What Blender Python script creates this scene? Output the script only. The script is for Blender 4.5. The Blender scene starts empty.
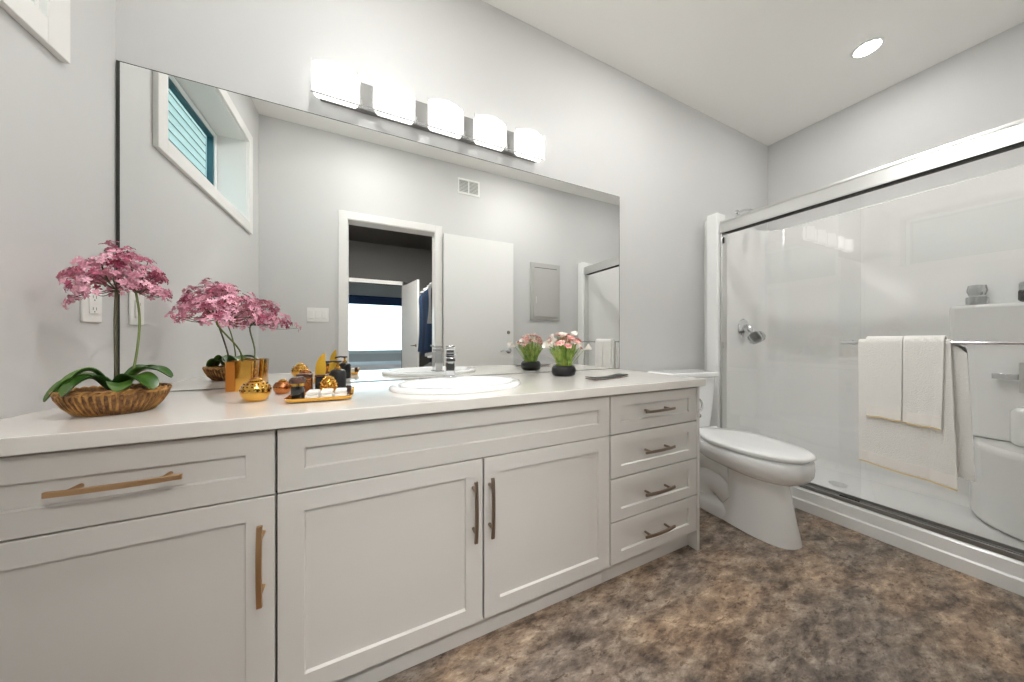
import bpy, bmesh, math, random
from mathutils import Vector, Matrix
PI = math.pi
S = bpy.context.scene
COL = S.collection

# ------------------------------------------------------------------ camera
cam = bpy.data.objects.new('camera', bpy.data.cameras.new('camera'))
COL.objects.link(cam)
cam.location = (0, 0, 1.008)
cam.rotation_euler = (PI/2, 0, -math.atan(145.1/304.2))
cam.data.sensor_width = 36; cam.data.lens = 36*304.2/1024
cam.data.clip_start = 0.01; cam.data.clip_end = 200
S.camera = cam

# ------------------------------------------------------------------ world / exposure
W = bpy.data.worlds.new('sky'); S.world = W; W.use_nodes = True
nt = W.node_tree; nt.nodes.clear()
wo = nt.nodes.new('ShaderNodeOutputWorld'); bg = nt.nodes.new('ShaderNodeBackground')
sky = nt.nodes.new('ShaderNodeTexSky'); sky.sky_type = 'HOSEK_WILKIE'; sky.turbidity = 4; sky.ground_albedo = .5
sky.sun_direction = (0.3, 0.6, 0.75)
mixw = nt.nodes.new('ShaderNodeMixRGB'); mixw.inputs[0].default_value = .55
mixw.inputs[2].default_value = (.80, .92, 1, 1)
nt.links.new(sky.outputs[0], mixw.inputs[1]); nt.links.new(mixw.outputs[0], bg.inputs[0])
bg.inputs[1].default_value = 3.0
nt.links.new(bg.outputs[0], wo.inputs[0])
sun = bpy.data.objects.new('sun', bpy.data.lights.new('sun', 'SUN')); COL.objects.link(sun)
sun.data.energy = 0.7; sun.data.angle = .02; sun.rotation_euler = Vector((-.75, -.25, -.75)).to_track_quat('-Z', 'Y').to_euler()
S.view_settings.view_transform = 'Standard'; S.view_settings.look = 'None'
S.view_settings.gamma = 1; S.view_settings.use_curve_mapping = False
S.view_settings.exposure = 1.06
S.cycles.max_bounces = 12; S.cycles.diffuse_bounces = 7; S.cycles.glossy_bounces = 8
S.cycles.transparent_max_bounces = 16; S.cycles.transmission_bounces = 8
S.cycles.sample_clamp_indirect = 6
SHADE_W = 0.95       # vanity light shades
CLOSET_FILL_W = 33.0       # added fill light on the closet ceiling
SHOWER_W = 85.0
DOWN_W = 250.0        # added recessed lights before the toilet and sink

# ------------------------------------------------------------------ materials
def lin(c): return tuple(((x/255)/12.92 if x/255 <= .04045 else ((x/255+.055)/1.055)**2.4) for x in c)+(1,)
def mat(name, rgb=(200,200,200), rough=.5, metal=0, coat=0, spec=.5, bump=None, emit=None, sheen=0, noise=None, trans=0, ior=None):
    m = bpy.data.materials.new(name); m.use_nodes = True
    n = m.node_tree.nodes; l = m.node_tree.links; b = n['Principled BSDF']
    b.inputs['Base Color'].default_value = lin(rgb); b.inputs['Roughness'].default_value = rough
    b.inputs['Metallic'].default_value = metal; b.inputs['Coat Weight'].default_value = coat
    b.inputs['Coat Roughness'].default_value = .05
    b.inputs['Specular IOR Level'].default_value = spec; b.inputs['Sheen Weight'].default_value = sheen
    b.inputs['Transmission Weight'].default_value = trans
    if ior: b.inputs['IOR'].default_value = ior
    tc = n.new('ShaderNodeTexCoord')
    if emit: b.inputs['Emission Color'].default_value = lin(emit[0]); b.inputs['Emission Strength'].default_value = emit[1]
    if noise:   # (rgb2, scale, detail)
        nz = n.new('ShaderNodeTexNoise'); nz.inputs['Scale'].default_value = noise[1]; nz.inputs['Detail'].default_value = noise[2]
        rp = n.new('ShaderNodeValToRGB'); rp.color_ramp.elements[0].position = .38; rp.color_ramp.elements[1].position = .62
        rp.color_ramp.elements[0].color = lin(rgb); rp.color_ramp.elements[1].color = lin(noise[0])
        l.new(tc.outputs['Object'], nz.inputs['Vector']); l.new(nz.outputs['Fac'], rp.inputs[0]); l.new(rp.outputs[0], b.inputs['Base Color'])
    if bump:    # (scale, strength, distance)
        nz = n.new('ShaderNodeTexNoise'); nz.inputs['Scale'].default_value = bump[0]; nz.inputs['Detail'].default_value = 4
        bp = n.new('ShaderNodeBump'); bp.inputs['Strength'].default_value = bump[1]; bp.inputs['Distance'].default_value = bump[2]
        l.new(tc.outputs['Object'], nz.inputs['Vector']); l.new(nz.outputs['Fac'], bp.inputs['Height']); l.new(bp.outputs[0], b.inputs['Normal'])
    return m
def glass(name, tint=(240,246,244), ior=1.45, rough=0.0):
    m = bpy.data.materials.new(name); m.use_nodes = True
    n = m.node_tree.nodes; l = m.node_tree.links; n.clear()
    o = n.new('ShaderNodeOutputMaterial'); mx = n.new('ShaderNodeMixShader'); t = n.new('ShaderNodeBsdfTransparent')
    g = n.new('ShaderNodeBsdfGlossy'); g.inputs['Roughness'].default_value = rough; f = n.new('ShaderNodeFresnel'); f.inputs[0].default_value = ior
    t.inputs[0].default_value = lin(tint)
    ge = n.new('ShaderNodeNewGeometry'); mt = n.new('ShaderNodeMath'); mt.operation = 'MULTIPLY'; sb = n.new('ShaderNodeMath'); sb.operation = 'SUBTRACT'
    sb.inputs[0].default_value = 1; l.new(ge.outputs['Backfacing'], sb.inputs[1]); l.new(f.outputs[0], mt.inputs[0]); l.new(sb.outputs[0], mt.inputs[1])
    l.new(mt.outputs[0], mx.inputs[0]); l.new(t.outputs[0], mx.inputs[1]); l.new(g.outputs[0], mx.inputs[2]); l.new(mx.outputs[0], o.inputs[0])
    return m

M = {}
M['wall'] = mat('wall_paint', (208,208,207), .55, bump=(120,.06,.002))
M['ceil'] = mat('ceiling_paint', (247,246,243), .7, bump=(90,.08,.002))
M['trim'] = mat('trim_paint', (234,233,230), .3)
M['door'] = mat('door_paint', (232,232,230), .3)
M['cab'] = mat('cabinet_lacquer', (210,207,203), .38)
M['carcass'] = mat('cabinet_carcass', (24,21,19), .6)
M['quartz'] = mat('quartz', (230,227,222), .12, coat=.3, noise=((226,222,216), 3, 5))
M['china'] = mat('white_porcelain', (247,248,248), .08, coat=.6)
M['acryl'] = mat('white_acrylic', (238,238,236), .09, coat=.6)
M['pan'] = mat('white_shower_pan', (240,241,240), .22, coat=.2)
M['chrome'] = mat('chrome', (225,226,228), .06, metal=1)
M['satin'] = mat('satin_aluminium', (215,215,213), .28, metal=1)
M['track'] = mat('grey_aluminium_track', (150,150,148), .35, metal=.7)
M['nickel'] = mat('brushed_bronze_nickel', (150,134,120), .3, metal=1, bump=(300,.1,.001))
M['warmnickel'] = mat('nickel_in_warm_light', (205,168,128), .3, metal=1, bump=(300,.1,.001))  # same metal as the other pulls, warm light put into its colour
M['gold'] = mat('polished_gold', (222,172,84), .14, metal=1)
M['goldham'] = mat('pierced_gold', (214,164,84), .16, metal=1, bump=(60,.7,.006))
M['bronze'] = mat('copper_gold', (190,120,70), .2, metal=1, bump=(70,.6,.005))
M['goldleaf'] = mat('gold_leaf', (226,178,60), .35, metal=.6)
M['orange'] = mat('orange_gold_side', (200,128,52), .35, metal=.5)
M['black'] = mat('black_gloss', (18,18,20), .15, coat=.5)
M['blackm'] = mat('black_matt', (12,12,14), .42)
M['rubber'] = mat('black_rubber', (8,8,8), .6)
M['brown'] = mat('dark_brown_glass', (44,28,26), .15, coat=.5, noise=((96,62,50), 60, 3))
M['white'] = mat('white_cloth', (236,233,228), .8, bump=(250,.4,.002))
M['mirror'] = mat('mirror_silver', (246,247,246), .0, metal=1)
M['mirroredge'] = mat('mirror_edge', (44,44,38), .3)
M['glass'] = glass('clear_shower_glass', (254,254,254), ior=1.75)
M['pane'] = glass('window_glass', (238,248,247))
M['crystal'] = mat('crystal_acrylic', (226,229,230), .03, trans=.92, ior=1.5)
M['seal'] = mat('translucent_seal', (150,155,150), .3)
M['vinylframe'] = mat('white_vinyl_frame', (232,236,236), .3)
M['tealgasket'] = mat('teal_window_gasket', (40,92,104), .4)
M['towel'] = mat('cream_towel', (254,252,248), .95, bump=(260,.9,.005))
M['towelband'] = mat('cream_towel_band', (253,249,244), .8, bump=(60,.2,.002))
M['hem'] = mat('golden_hem', (230,205,150), .7)
M['soil'] = mat('moss', (60,54,34), .9, bump=(80,1,.01))
M['leaf'] = mat('orchid_leaf', (44,80,30), .28, noise=((92,124,50), 14, 3), coat=.2)
M['stem'] = mat('green_stem', (96,110,50), .5)
M['darkstem'] = mat('brown_green_stem', (66,62,36), .5)
M['grass'] = mat('grass_blade', (112,150,56), .45, noise=((176,196,100), 30, 2))
M['tulipw'] = mat('white_petal', (240,236,228), .5)
M['tulipp'] = mat('coral_pink_petal', (222,140,134), .5, noise=((240,196,186), 40, 2))
M['tulipl'] = mat('pale_pink_petal', (232,190,182), .5, noise=((238,214,196), 40, 2))
M['navy'] = mat('navy_cloth', (16,32,54), .9)
M['teal'] = mat('blue_cloth', (18,46,76), .9)
M['greycloth'] = mat('grey_cloth', (150,150,150), .9)
M['darkwall'] = mat('dimmed_closet_wall', (78,77,75), .7)  # dimness beyond the doorway is put into this dark colour
M['blind'] = mat('navy_blind', (34,62,104), .7)
M['bed'] = mat('white_bedding', (214,214,216), .8)
M['bedbase'] = mat('grey_bed_base', (90,92,96), .8)
M['siding'] = mat('house_siding', (146,156,150), .7)
M['red'] = mat('red_cap', (190,72,50), .4)
M['grout'] = mat('wicker', (150,106,60), .55, noise=((90,58,34), 90, 3))
M['basketrib'] = mat('gold_brown_wicker', (186,140,80), .35, metal=.4, noise=((120,82,44), 50, 3))
M['plategrey'] = mat('brushed_grey_metal', (128,127,125), .6, metal=.2)
M['panelshaded'] = mat('shaded_panel_paint', (186,185,182), .4)  # wall paint darkened: the panel's side shading is in the colour
M['paper'] = mat('paper', (226,214,208), .7)
M['plastic'] = mat('white_plastic', (236,236,233), .35)
M['slot'] = mat('dark_slot', (70,68,66), .6)

# petals: pink that varies from blossom to blossom
def petal_mat(name, c1, c2):
    m = mat(name, c1, .5); n = m.node_tree.nodes; l = m.node_tree.links; b = n['Principled BSDF']
    oi = n.new('ShaderNodeObjectInfo'); rp = n.new('ShaderNodeValToRGB')
    rp.color_ramp.elements[0].color = lin(c1); rp.color_ramp.elements[1].color = lin(c2)
    l.new(oi.outputs['Random'], rp.inputs[0]); l.new(rp.outputs[0], b.inputs['Base Color'])
    return m
M['petal'] = petal_mat('orchid_petal', (168,58,94), (250,196,214))

def floor_mat():
    m = mat('mottled_vinyl', (120,100,84), .38); n = m.node_tree.nodes; l = m.node_tree.links; b = n['Principled BSDF']
    tc = n.new('ShaderNodeTexCoord'); mp = n.new('ShaderNodeMapping'); mp.inputs['Scale'].default_value = (1.0, 2.3, 1)
    mp.inputs['Rotation'].default_value = (0, 0, .9)
    l.new(tc.outputs['Object'], mp.inputs[0])
    def nz(sc, det, ro, dist, off=0):
        a = n.new('ShaderNodeTexNoise'); a.inputs['Scale'].default_value = sc; a.inputs['Detail'].default_value = det
        a.inputs['Roughness'].default_value = ro; a.inputs['Distortion'].default_value = dist
        m2 = n.new('ShaderNodeMapping'); m2.inputs['Location'].default_value = (off, off*1.7, off*.3); l.new(mp.outputs[0], m2.inputs[0]); l.new(m2.outputs[0], a.inputs['Vector']); return a
    def ramp(src, stops):
        r = n.new('ShaderNodeValToRGB'); e = r.color_ramp.elements
        e[0].position, e[0].color = stops[0][0], stops[0][1]; e[1].position, e[1].color = stops[-1][0], stops[-1][1]
        for p, c in stops[1:-1]:
            k = e.new(p); k.color = c
        l.new(src.outputs['Fac'], r.inputs[0]); return r
    fine = ramp(nz(9.5, 14, .76, .2), [(.34, lin((84,73,65))), (.44, lin((136,121,109))), (.53, lin((170,154,139))), (.64, lin((216,201,183)))])
    tone = ramp(nz(1.7, 4, .55, .3, 3.1), [(.40, lin((204,204,206))), (.50, lin((228,225,221))), (.62, lin((252,238,222)))])
    mx = n.new('ShaderNodeMixRGB'); mx.blend_type = 'MULTIPLY'; mx.inputs[0].default_value = 1
    l.new(fine.outputs[0], mx.inputs[1]); l.new(tone.outputs[0], mx.inputs[2])
    dark = ramp(nz(4.2, 10, .7, .15, 7.7), [(.34, lin((166,160,156))), (.47, (1,1,1,1))])
    mx2 = n.new('ShaderNodeMixRGB'); mx2.blend_type = 'MULTIPLY'; mx2.inputs[0].default_value = 1
    l.new(mx.outputs[0], mx2.inputs[1]); l.new(dark.outputs[0], mx2.inputs[2])
    speck = ramp(nz(30, 6, .7, .3, 1.3), [(.36, lin((176,166,158))), (.46, (1,1,1,1))])
    mx3 = n.new('ShaderNodeMixRGB'); mx3.blend_type = 'MULTIPLY'; mx3.inputs[0].default_value = 1
    l.new(mx2.outputs[0], mx3.inputs[1]); l.new(speck.outputs[0], mx3.inputs[2])
    l.new(mx3.outputs[0], b.inputs['Base Color'])
    return m
M['floor'] = floor_mat()
M['shade'] = mat('lit_frosted_glass', (245,245,240), .3, emit=((255,254,252), SHADE_W))
M['lampshower'] = mat('lit_shower_downlight', (255,250,240), .3, emit=((255,253,250), SHOWER_W))
M['panel'] = mat('lit_closet_fill', (250,250,246), .3, emit=((255,251,246), CLOSET_FILL_W))
M['lamp'] = mat('lit_fill_downlight', (255,250,240), .3, emit=((255,253,250), DOWN_W))

# ------------------------------------------------------------------ mesh helpers
class MB:
    def __init__(s): s.v = []; s.f = []
    def add(s, vs, fs):
        o = len(s.v); s.v += [tuple(v) for v in vs]; s.f += [tuple(i+o for i in f) for f in fs]; return s
    def box(s, x0, y0, z0, x1, y1, z1):
        x0, x1 = sorted((x0,x1)); y0, y1 = sorted((y0,y1)); z0, z1 = sorted((z0,z1))
        return s.add([(x0,y0,z0),(x1,y0,z0),(x1,y1,z0),(x0,y1,z0),(x0,y0,z1),(x1,y0,z1),(x1,y1,z1),(x0,y1,z1)],
              [(0,3,2,1),(4,5,6,7),(0,1,5,4),(1,2,6,5),(2,3,7,6),(3,0,4,7)])
    def loft(s, rings, cap0=True, cap1=True, closed=True):
        n = len(rings[0]); vs = [p for r in rings for p in r]; fs = []
        for i in range(len(rings)-1):
            for j in range(n if closed else n-1):
                k = (j+1) % n; fs.append((i*n+j, i*n+k, (i+1)*n+k, (i+1)*n+j))
        if cap0: fs.append(tuple(range(n))[::-1])
        if cap1: fs.append(tuple(range((len(rings)-1)*n, len(rings)*n)))
        return s.add(vs, fs)
    def lathe(s, prof, c=(0,0,0), n=32, sx=1, sy=1, cap0=True, cap1=True, R=None):
        rings = []
        for r, z in prof:
            ring = [Vector((r*sx*math.cos(2*PI*j/n), r*sy*math.sin(2*PI*j/n), z)) for j in range(n)]
            if R: ring = [R @ p for p in ring]
            rings.append([tuple(p+Vector(c)) for p in ring])
        return s.loft(rings, cap0, cap1)
    def tube(s, pts, r, n=8, caps=True, flat=None):
        pts = [Vector(p) for p in pts]; rings = []; up = Vector((0,0,1))
        if not isinstance(r, (list, tuple)): r = [r]*len(pts)
        t0 = (pts[1]-pts[0]).normalized()
        a = t0.cross(up if abs(t0.z) < .9 else Vector((1,0,0))).normalized()
        for i, p in enumerate(pts):
            t = ((pts[min(i+1,len(pts)-1)]-pts[max(i-1,0)])).normalized()
            a = (a - t*a.dot(t)).normalized(); b = t.cross(a)
            k = flat or 1
            rings.append([tuple(p + a*r[i]*math.cos(2*PI*j/n) + b*r[i]*k*math.sin(2*PI*j/n)) for j in range(n)])
        return s.loft(rings, caps, caps)
    def build(s, name, m, parent=None, bevel=0, seg=2, smooth=35, sub=0, world=False, loc=None):
        vs = s.v
        off = Vector((0,0,0))
        if parent and world: off = parent.matrix_basis.translation.copy()
        if loc: off = Vector(loc)
        me = bpy.data.meshes.new(name); me.from_pydata([tuple(Vector(v)-off) for v in vs], [], s.f); me.materials.append(m)
        bm = bmesh.new(); bm.from_mesh(me); bmesh.ops.recalc_face_normals(bm, faces=bm.faces); bm.to_mesh(me); bm.free()
        if smooth: me.shade_smooth(); me.set_sharp_from_angle(angle=math.radians(smooth))
        o = bpy.data.objects.new(name, me); COL.objects.link(o)
        if parent: o.parent = parent
        if loc: o.location = loc
        if bevel:
            b = o.modifiers.new('bevel', 'BEVEL'); b.width = bevel; b.segments = seg; b.limit_method = 'ANGLE'; b.angle_limit = math.radians(40); b.harden_normals = False
        if sub:
            b = o.modifiers.new('sub', 'SUBSURF'); b.levels = sub; b.render_levels = sub
        return o
def smoothpath(pts, n=6):
    P = [Vector(p) for p in pts]; out = []
    for i in range(len(P)-1):
        p0 = P[max(i-1,0)]; p1 = P[i]; p2 = P[i+1]; p3 = P[min(i+2,len(P)-1)]
        for k in range(n):
            t = k/n; out.append(.5*((2*p1)+(p2-p0)*t+(2*p0-5*p1+4*p2-p3)*t*t+(3*p1-p0-3*p2+p3)*t**3))
    out.append(P[-1]); return out
def tag(o, label=None, cat=None, group=None, kind=None):
    if label: o['label'] = label
    if cat: o['category'] = cat
    if group: o['group'] = group
    if kind: o['kind'] = kind
    return o
def thing(name, label, cat, loc=(0,0,0), rz=0, group=None, kind=None):
    o = bpy.data.objects.new(name, None); COL.objects.link(o); o.empty_display_size = .05
    o.location = loc; o.rotation_euler = (0,0,rz); return tag(o, label, cat, group, kind)
def copy_tree(o, parent=None):
    c = o.copy(); COL.objects.link(c); c.parent = parent
    for ch in [k for k in bpy.data.objects if k.parent == o]: copy_tree(ch, c)
    return c
def B(*a): return MB().box(*a)
def struct(name, mb, m, label=None, cat=None, parent=None, **k):
    o = mb.build(name, m, parent, **k)
    if not parent: tag(o, label, cat, kind='structure')
    return o

# ------------------------------------------------------------------ room dimensions
XL, XR, YF, YN, H = -.767, 3.315, 1.507, -.012, 2.793   # left, right, far (mirror) wall, near (door) wall, ceiling
ZC = .827                                             # worktop top
CLY = -3.1                                            # closet's far wall
# floor: bathroom, closet and bedroom
struct('floor', MB().box(XL-.2, -7.1, -.05, XR, YF, 0), M['floor'], 'mottled brown and grey vinyl floor', 'floor', smooth=0)
struct('ceiling', MB().box(XL-.2, YN-.12, H, XR+.1, YF+.1, H+.08), M['ceil'], 'flat white ceiling over the bathroom', 'ceiling', smooth=0)
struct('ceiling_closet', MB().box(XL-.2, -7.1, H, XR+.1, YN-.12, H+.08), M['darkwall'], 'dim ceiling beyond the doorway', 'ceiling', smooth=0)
struct('wall_far', MB().box(XL-.2, YF, 0, XR+.1, YF+.1, H), M['wall'], 'light grey painted wall behind the vanity mirror', 'wall', smooth=0)
struct('wall_right', MB().box(XR, YN-.12, 0, XR+.1, YF, H), M['wall'], 'light grey wall above the shower stall', 'wall', smooth=0)
# left wall with window opening
wy0, wy1, wz0, wz1 = .257, 1.235, 1.85, 2.42
WD = .2
lw = MB()
lw.box(XL-WD, YN-.12, 0, XL, YF, wz0); lw.box(XL-WD, YN-.12, wz1, XL, YF, H)
lw.box(XL-WD, YN-.12, wz0, XL, wy0, wz1); lw.box(XL-WD, wy1, wz0, XL, YF, wz1)
struct('wall_left', lw, M['wall'], 'light grey side wall with the high window', 'wall', smooth=0)
# near wall with door opening
DX0, DX1, DZ = -.155, .603, 2.072
nw = MB(); nw.box(XL, YN-.12, 0, DX0, YN, H); nw.box(DX1, YN-.12, 0, XR, YN, H); nw.box(DX0, YN-.12, DZ, DX1, YN, H)
struct('wall_near', nw, M['wall'], 'light grey wall with the doorway, seen in the mirror', 'wall', smooth=0)
# closet / bedroom shell
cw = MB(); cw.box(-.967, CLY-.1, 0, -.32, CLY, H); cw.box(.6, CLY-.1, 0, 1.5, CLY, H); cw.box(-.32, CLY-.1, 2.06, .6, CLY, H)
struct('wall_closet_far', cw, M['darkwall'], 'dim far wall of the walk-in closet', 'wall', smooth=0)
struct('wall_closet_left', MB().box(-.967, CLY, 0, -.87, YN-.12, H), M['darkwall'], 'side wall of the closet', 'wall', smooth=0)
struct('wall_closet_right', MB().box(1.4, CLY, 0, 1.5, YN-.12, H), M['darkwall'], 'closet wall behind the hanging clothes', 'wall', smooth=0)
BY = -7.0
bw = MB(); bw.box(-.967, BY-.1, 0, XR, BY, .66); bw.box(-.967, BY-.1, 2.35, XR, BY, H); bw.box(-.967, BY-.1, .66, -.85, BY, 2.35); bw.box(1.5, BY-.1, .66, XR, BY, 2.35)
struct('wall_bedroom_far', bw, M['wall'], 'bedroom wall around the bright window', 'wall', smooth=0)
struct('wall_bedroom_left', MB().box(-.967, BY, 0, -.90, CLY-.1, H), M['wall'], 'bedroom side wall', 'wall', smooth=0)
struct('wall_bedroom_right', MB().box(XR, BY, 0, XR+.1, CLY-.1, H), M['wall'], 'bedroom side wall', 'wall', smooth=0)

# door casing (bathroom side) + jamb
cs = .066
tr = MB()
tr.box(DX0-cs, YN, 0, DX0, YN+.013, DZ+cs); tr.box(DX1, YN, 0, DX1+cs, YN+.013, DZ+cs); tr.box(DX0, YN, DZ, DX1, YN+.013, DZ+cs)
tr.box(DX0, YN-.12, 0, DX0+.006, YN+.006, DZ); tr.box(DX1-.006, YN-.12, 0, DX1, YN+.006, DZ); tr.box(DX0+.006, YN-.12, DZ-.006, DX1-.006, YN+.006, DZ)
struct('trim_1', tr, M['trim'], 'white casing around the bathroom doorway', 'door frame', bevel=.002)
tr = MB(); y = CLY
tr.box(-.39, y, 0, -.32, y+.015, 2.13); tr.box(.6, y, 0, .67, y+.015, 2.13); tr.box(-.39, y, 2.06, .67, y+.015, 2.13)
struct('trim_2', tr, M['trim'], 'white casing around the doorway past the closet', 'door frame', bevel=.002)
# baseboards
struct('baseboard_near', MB().box(DX1+cs, YN, 0, 2.3, YN+.011, .1).box(XL, YN, 0, DX0-cs, YN+.011, .1), M['trim'], 'white baseboard along the door wall', 'baseboard', bevel=.002)
struct('baseboard_far', MB().box(1.45, YF-.012, 0, 2.32, YF, .1), M['trim'], 'white baseboard behind the toilet', 'baseboard', bevel=.002)

# door leaf, swung open flat against the near wall
d = thing('door_1', 'white bathroom door swung flat against the wall, seen in the mirror', 'door', (.679, .0045, 0), kind='structure')
lf = MB().box(.679, .0045, .012, 1.432, .0375, 2.062); lf.build('door_leaf', M['door'], d, world=True, bevel=.002)
gv = MB()
for z in (.5, .9, 1.3, 1.66): gv.box(.681, .0372, z, 1.430, .0379, z+.004)
gv.build('groove', M['trim'], d, world=True)
MB().lathe([(.0,0),(.018,0),(.019,.004),(.015,.012),(.0,.012)], (1.372, .0375, 1.10), 20, R=Matrix.Rotation(-PI/2,3,'X')).build('deadbolt', M['nickel'], d, world=True)
hd = MB().lathe([(0,0),(.030,0),(.031,.004),(.026,.009),(.011,.012),(.010,.034),(0,.034)], (1.375, .0375, .905), 24, R=Matrix.Rotation(-PI/2,3,'X'))
hd.tube(smoothpath([(1.375,.071,.905),(1.35,.073,.907),(1.30,.071,.905),(1.265,.068,.900)]), .008, 10)
hd.build('door_handle', M['chrome'], d, world=True)
for z in (.25, 1.0, 1.8): MB().tube([(.675,.036,z-.045),(.675,.036,z+.045)], .005, 10).build('hinge', M['satin'], d, world=True)

# ------------------------------------------------------------------ window in the left wall
w = thing('window_1', 'high white-framed window in the side wall', 'window', (XL, (wy0+wy1)/2, wz0), kind='structure')
c = MB(); k = .067; t = .018
c.box(XL, wy0-k, wz0-k, XL+t, wy0, wz1+k); c.box(XL, wy1, wz0-k, XL+t, wy1+k, wz1+k)
c.box(XL, wy0, wz0-k, XL+t, wy1, wz0); c.box(XL, wy0, wz1, XL+t, wy1, wz1+k)
c.build('casing', M['trim'], w, world=True, bevel=.002)
xg = XL-.156
c = MB()   # jamb liner
c.box(xg, wy0, wz0, XL+.002, wy0+.008, wz1); c.box(xg, wy1-.008, wz0, XL+.002, wy1, wz1)
c.box(xg, wy0+.008, wz0, XL+.002, wy1-.008, wz0+.008); c.box(xg, wy0+.008, wz1-.008, XL+.002, wy1-.008, wz1)
c.build('jamb', M['trim'], w, world=True)
def ring(mb, x0, x1, y0, y1, z0, z1, k):
    mb.box(x0, y0, z0, x1, y0+k, z1); mb.box(x0, y1-k, z0, x1, y1, z1)
    mb.box(x0, y0+k, z0, x1, y1-k, z0+k); mb.box(x0, y0+k, z1-k, x1, y1-k, z1); return mb
ring(MB(), xg-.04, xg, wy0, wy1, wz0, wz1, .014).build('gasket', M['tealgasket'], w, world=True)
ring(MB(), xg-.045, xg+.004, wy0+.014, wy1-.014, wz0+.014, wz1-.014, .03).build('window_frame', M['vinylframe'], w, world=True, bevel=.003)
ring(MB(), xg-.035, xg-.004, wy0+.044, wy1-.044, wz0+.044, wz1-.044, .012).build('glazing_bead', M['tealgasket'], w, world=True)
MB().box(xg-.03, wy0+.056, wz0+.056, xg-.024, wy1-.056, wz1-.056).build('pane', M['pane'], w, world=True)

# bedroom window
w = thing('window_2', 'bright bedroom window with a navy roller blind, seen through the doorway', 'window', (0, BY, .66), kind='structure')
c = MB(); x0, x1, z0, z1 = -.85, 1.5, .66, 2.35
for a in ((x0, z0, x0+.06, z1), (x1-.06, z0, x1, z1), (x0+.06, z0, x1-.06, z0+.07), (x0+.06, z1-.06, x1-.06, z1), (-.72, z0+.07, -.66, z1-.06)):
    c.box(a[0], BY-.08, a[1], a[2], BY-.02, a[3])
c.build('window_frame', M['vinylframe'], w, world=True, bevel=.004)
MB().box(x0+.06, BY-.056, z0+.07, x1-.06, BY-.05, z1-.06).build('pane', M['pane'], w, world=True)
MB().box(x0-.02, BY, z0-.03, x1+.02, BY+.09, z0).build('window_sill', M['trim'], w, world=True, bevel=.004)
c = MB().box(x0+.01, BY+.006, 2.09, x1-.01, BY+.02, 2.30); c.tube([(x0+.01,BY+.05,2.31),(x1-.01,BY+.05,2.31)], .03, 14)
c.build('blind', M['blind'], w, world=True)

# second door leaf in the closet
d = thing('door_2', 'grey-white door standing ajar beyond the closet, seen in the mirror', 'door', (.6, CLY, 0), rz=math.radians(79), kind='structure')
MB().box(0, -.035, .012, .84, 0, 2.04).build('door_leaf', M['door'], d, bevel=.002)
h2 = MB().tube([(.78, .0, .93), (.78, .05, .93), (.68, .052, .93)], .009, 8); h2.lathe([(0,0),(.028,0),(.026,.008),(0,.008)], (.78,0,.93), 16, R=Matrix.Rotation(-PI/2,3,'X'))
h2.build('door_handle', M['nickel'], d)

# bed seen past the doorway
b = thing('bed', 'white-covered bed on grey base under the bedroom window', 'bed', (.25, -6.0, 0))
MB().box(-1.1,-.7,.03,1.1,.75,.19).build('bed_base', M['bedbase'], b, bevel=.02)
MB().box(-1.1,-.7,.195,1.1,.75,.42).build('mattress', M['bed'], b, bevel=.06, seg=4)

# closet rod, clothes
r = thing('closet_rod', 'chrome clothes rod across the dim closet', 'rod', (.95, CLY+.02, 1.92))
MB().tube([(.95, CLY+.002, 1.9), (.95, YN-.125, 1.9)], .014, 12).build('pole', M['chrome'], r, world=True)
for y in (CLY, YN-.12): MB().lathe([(.03, -.005), (.03, .005)], (.95, y+(.006 if y == CLY else -.006), 1.9), 16, R=Matrix.Rotation(PI/2,3,'X')).build('bracket', M['chrome'], r, world=True)
random.seed(4)
def garment(y, length, m, label):
    g = thing('hanging_garment', label, 'garment', (.95, y, 1.9), group='clothes on the closet rod')
    hk = MB().tube([(0+.016*math.cos(a)-.0, 0, .0+.018*math.sin(a)) for a in [PI*1.1-i*PI*1.1/8 for i in range(9)]]+[(.012,0,-.02),(0,0,-.05)], .0025, 6)
    hk.tube([(-.2,0,-.13),(0,0,-.05),(.2,0,-.13),(-.2,0,-.13)], .005, 6)
    hk.build('hanger', M['satin'], g)
    rings = []
    for i in range(14):
        t = i/13; z = -.06-length*t; hw = .05+.19*min(1,t*6)**.6-.03*math.sin(t*3); ring_ = []
        for j in range(28):
            a = 2*PI*j/28; rr = 1+.12*math.sin(a*7+y*9+t*2)*t
            ring_.append((hw*math.cos(a)*(1+.04*math.sin(a*5)*t), (.022+.02*t)*math.sin(a)*rr*1.3, z))
        rings.append(ring_)
    MB().loft(rings).build('cloth', m, g)
    return g
cl = ['navy blue long coat hanging nearest the bathroom doorway','deep blue shirt hanging second on the closet rod','navy dress hanging in the middle of the rod','grey top hanging among the navy clothes','blue cardigan hanging past the grey top','navy trousers hanging farthest along the rod','dark blue robe hanging at the far end of the rod']
for i, (y, L, m) in enumerate(((-.55,1.0,'navy'),(-.72,.85,'teal'),(-.9,1.1,'navy'),(-1.1,.6,'greycloth'),(-1.32,.95,'teal'),(-1.6,1.05,'navy'),(-1.9,1.0,'teal'))):
    garment(y, L, M[m], cl[i])
hb = thing('laundry_hamper', 'round black hamper on the closet floor, seen in the mirror', 'hamper', (.70, -.55, 0))
MB().lathe([(0,0),(.15,0),(.17,.04),(.175,.4),(.16,.62),(.12,.72),(.05,.76),(0,.765)], (0,0,0), 28).build('body', M['blackm'], hb)
MB().tube([(.172*math.cos(a), .172*math.sin(a), .6) for a in [2*PI*i/24 for i in range(25)]], .008, 6).build('rim', M['slot'], hb)

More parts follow.
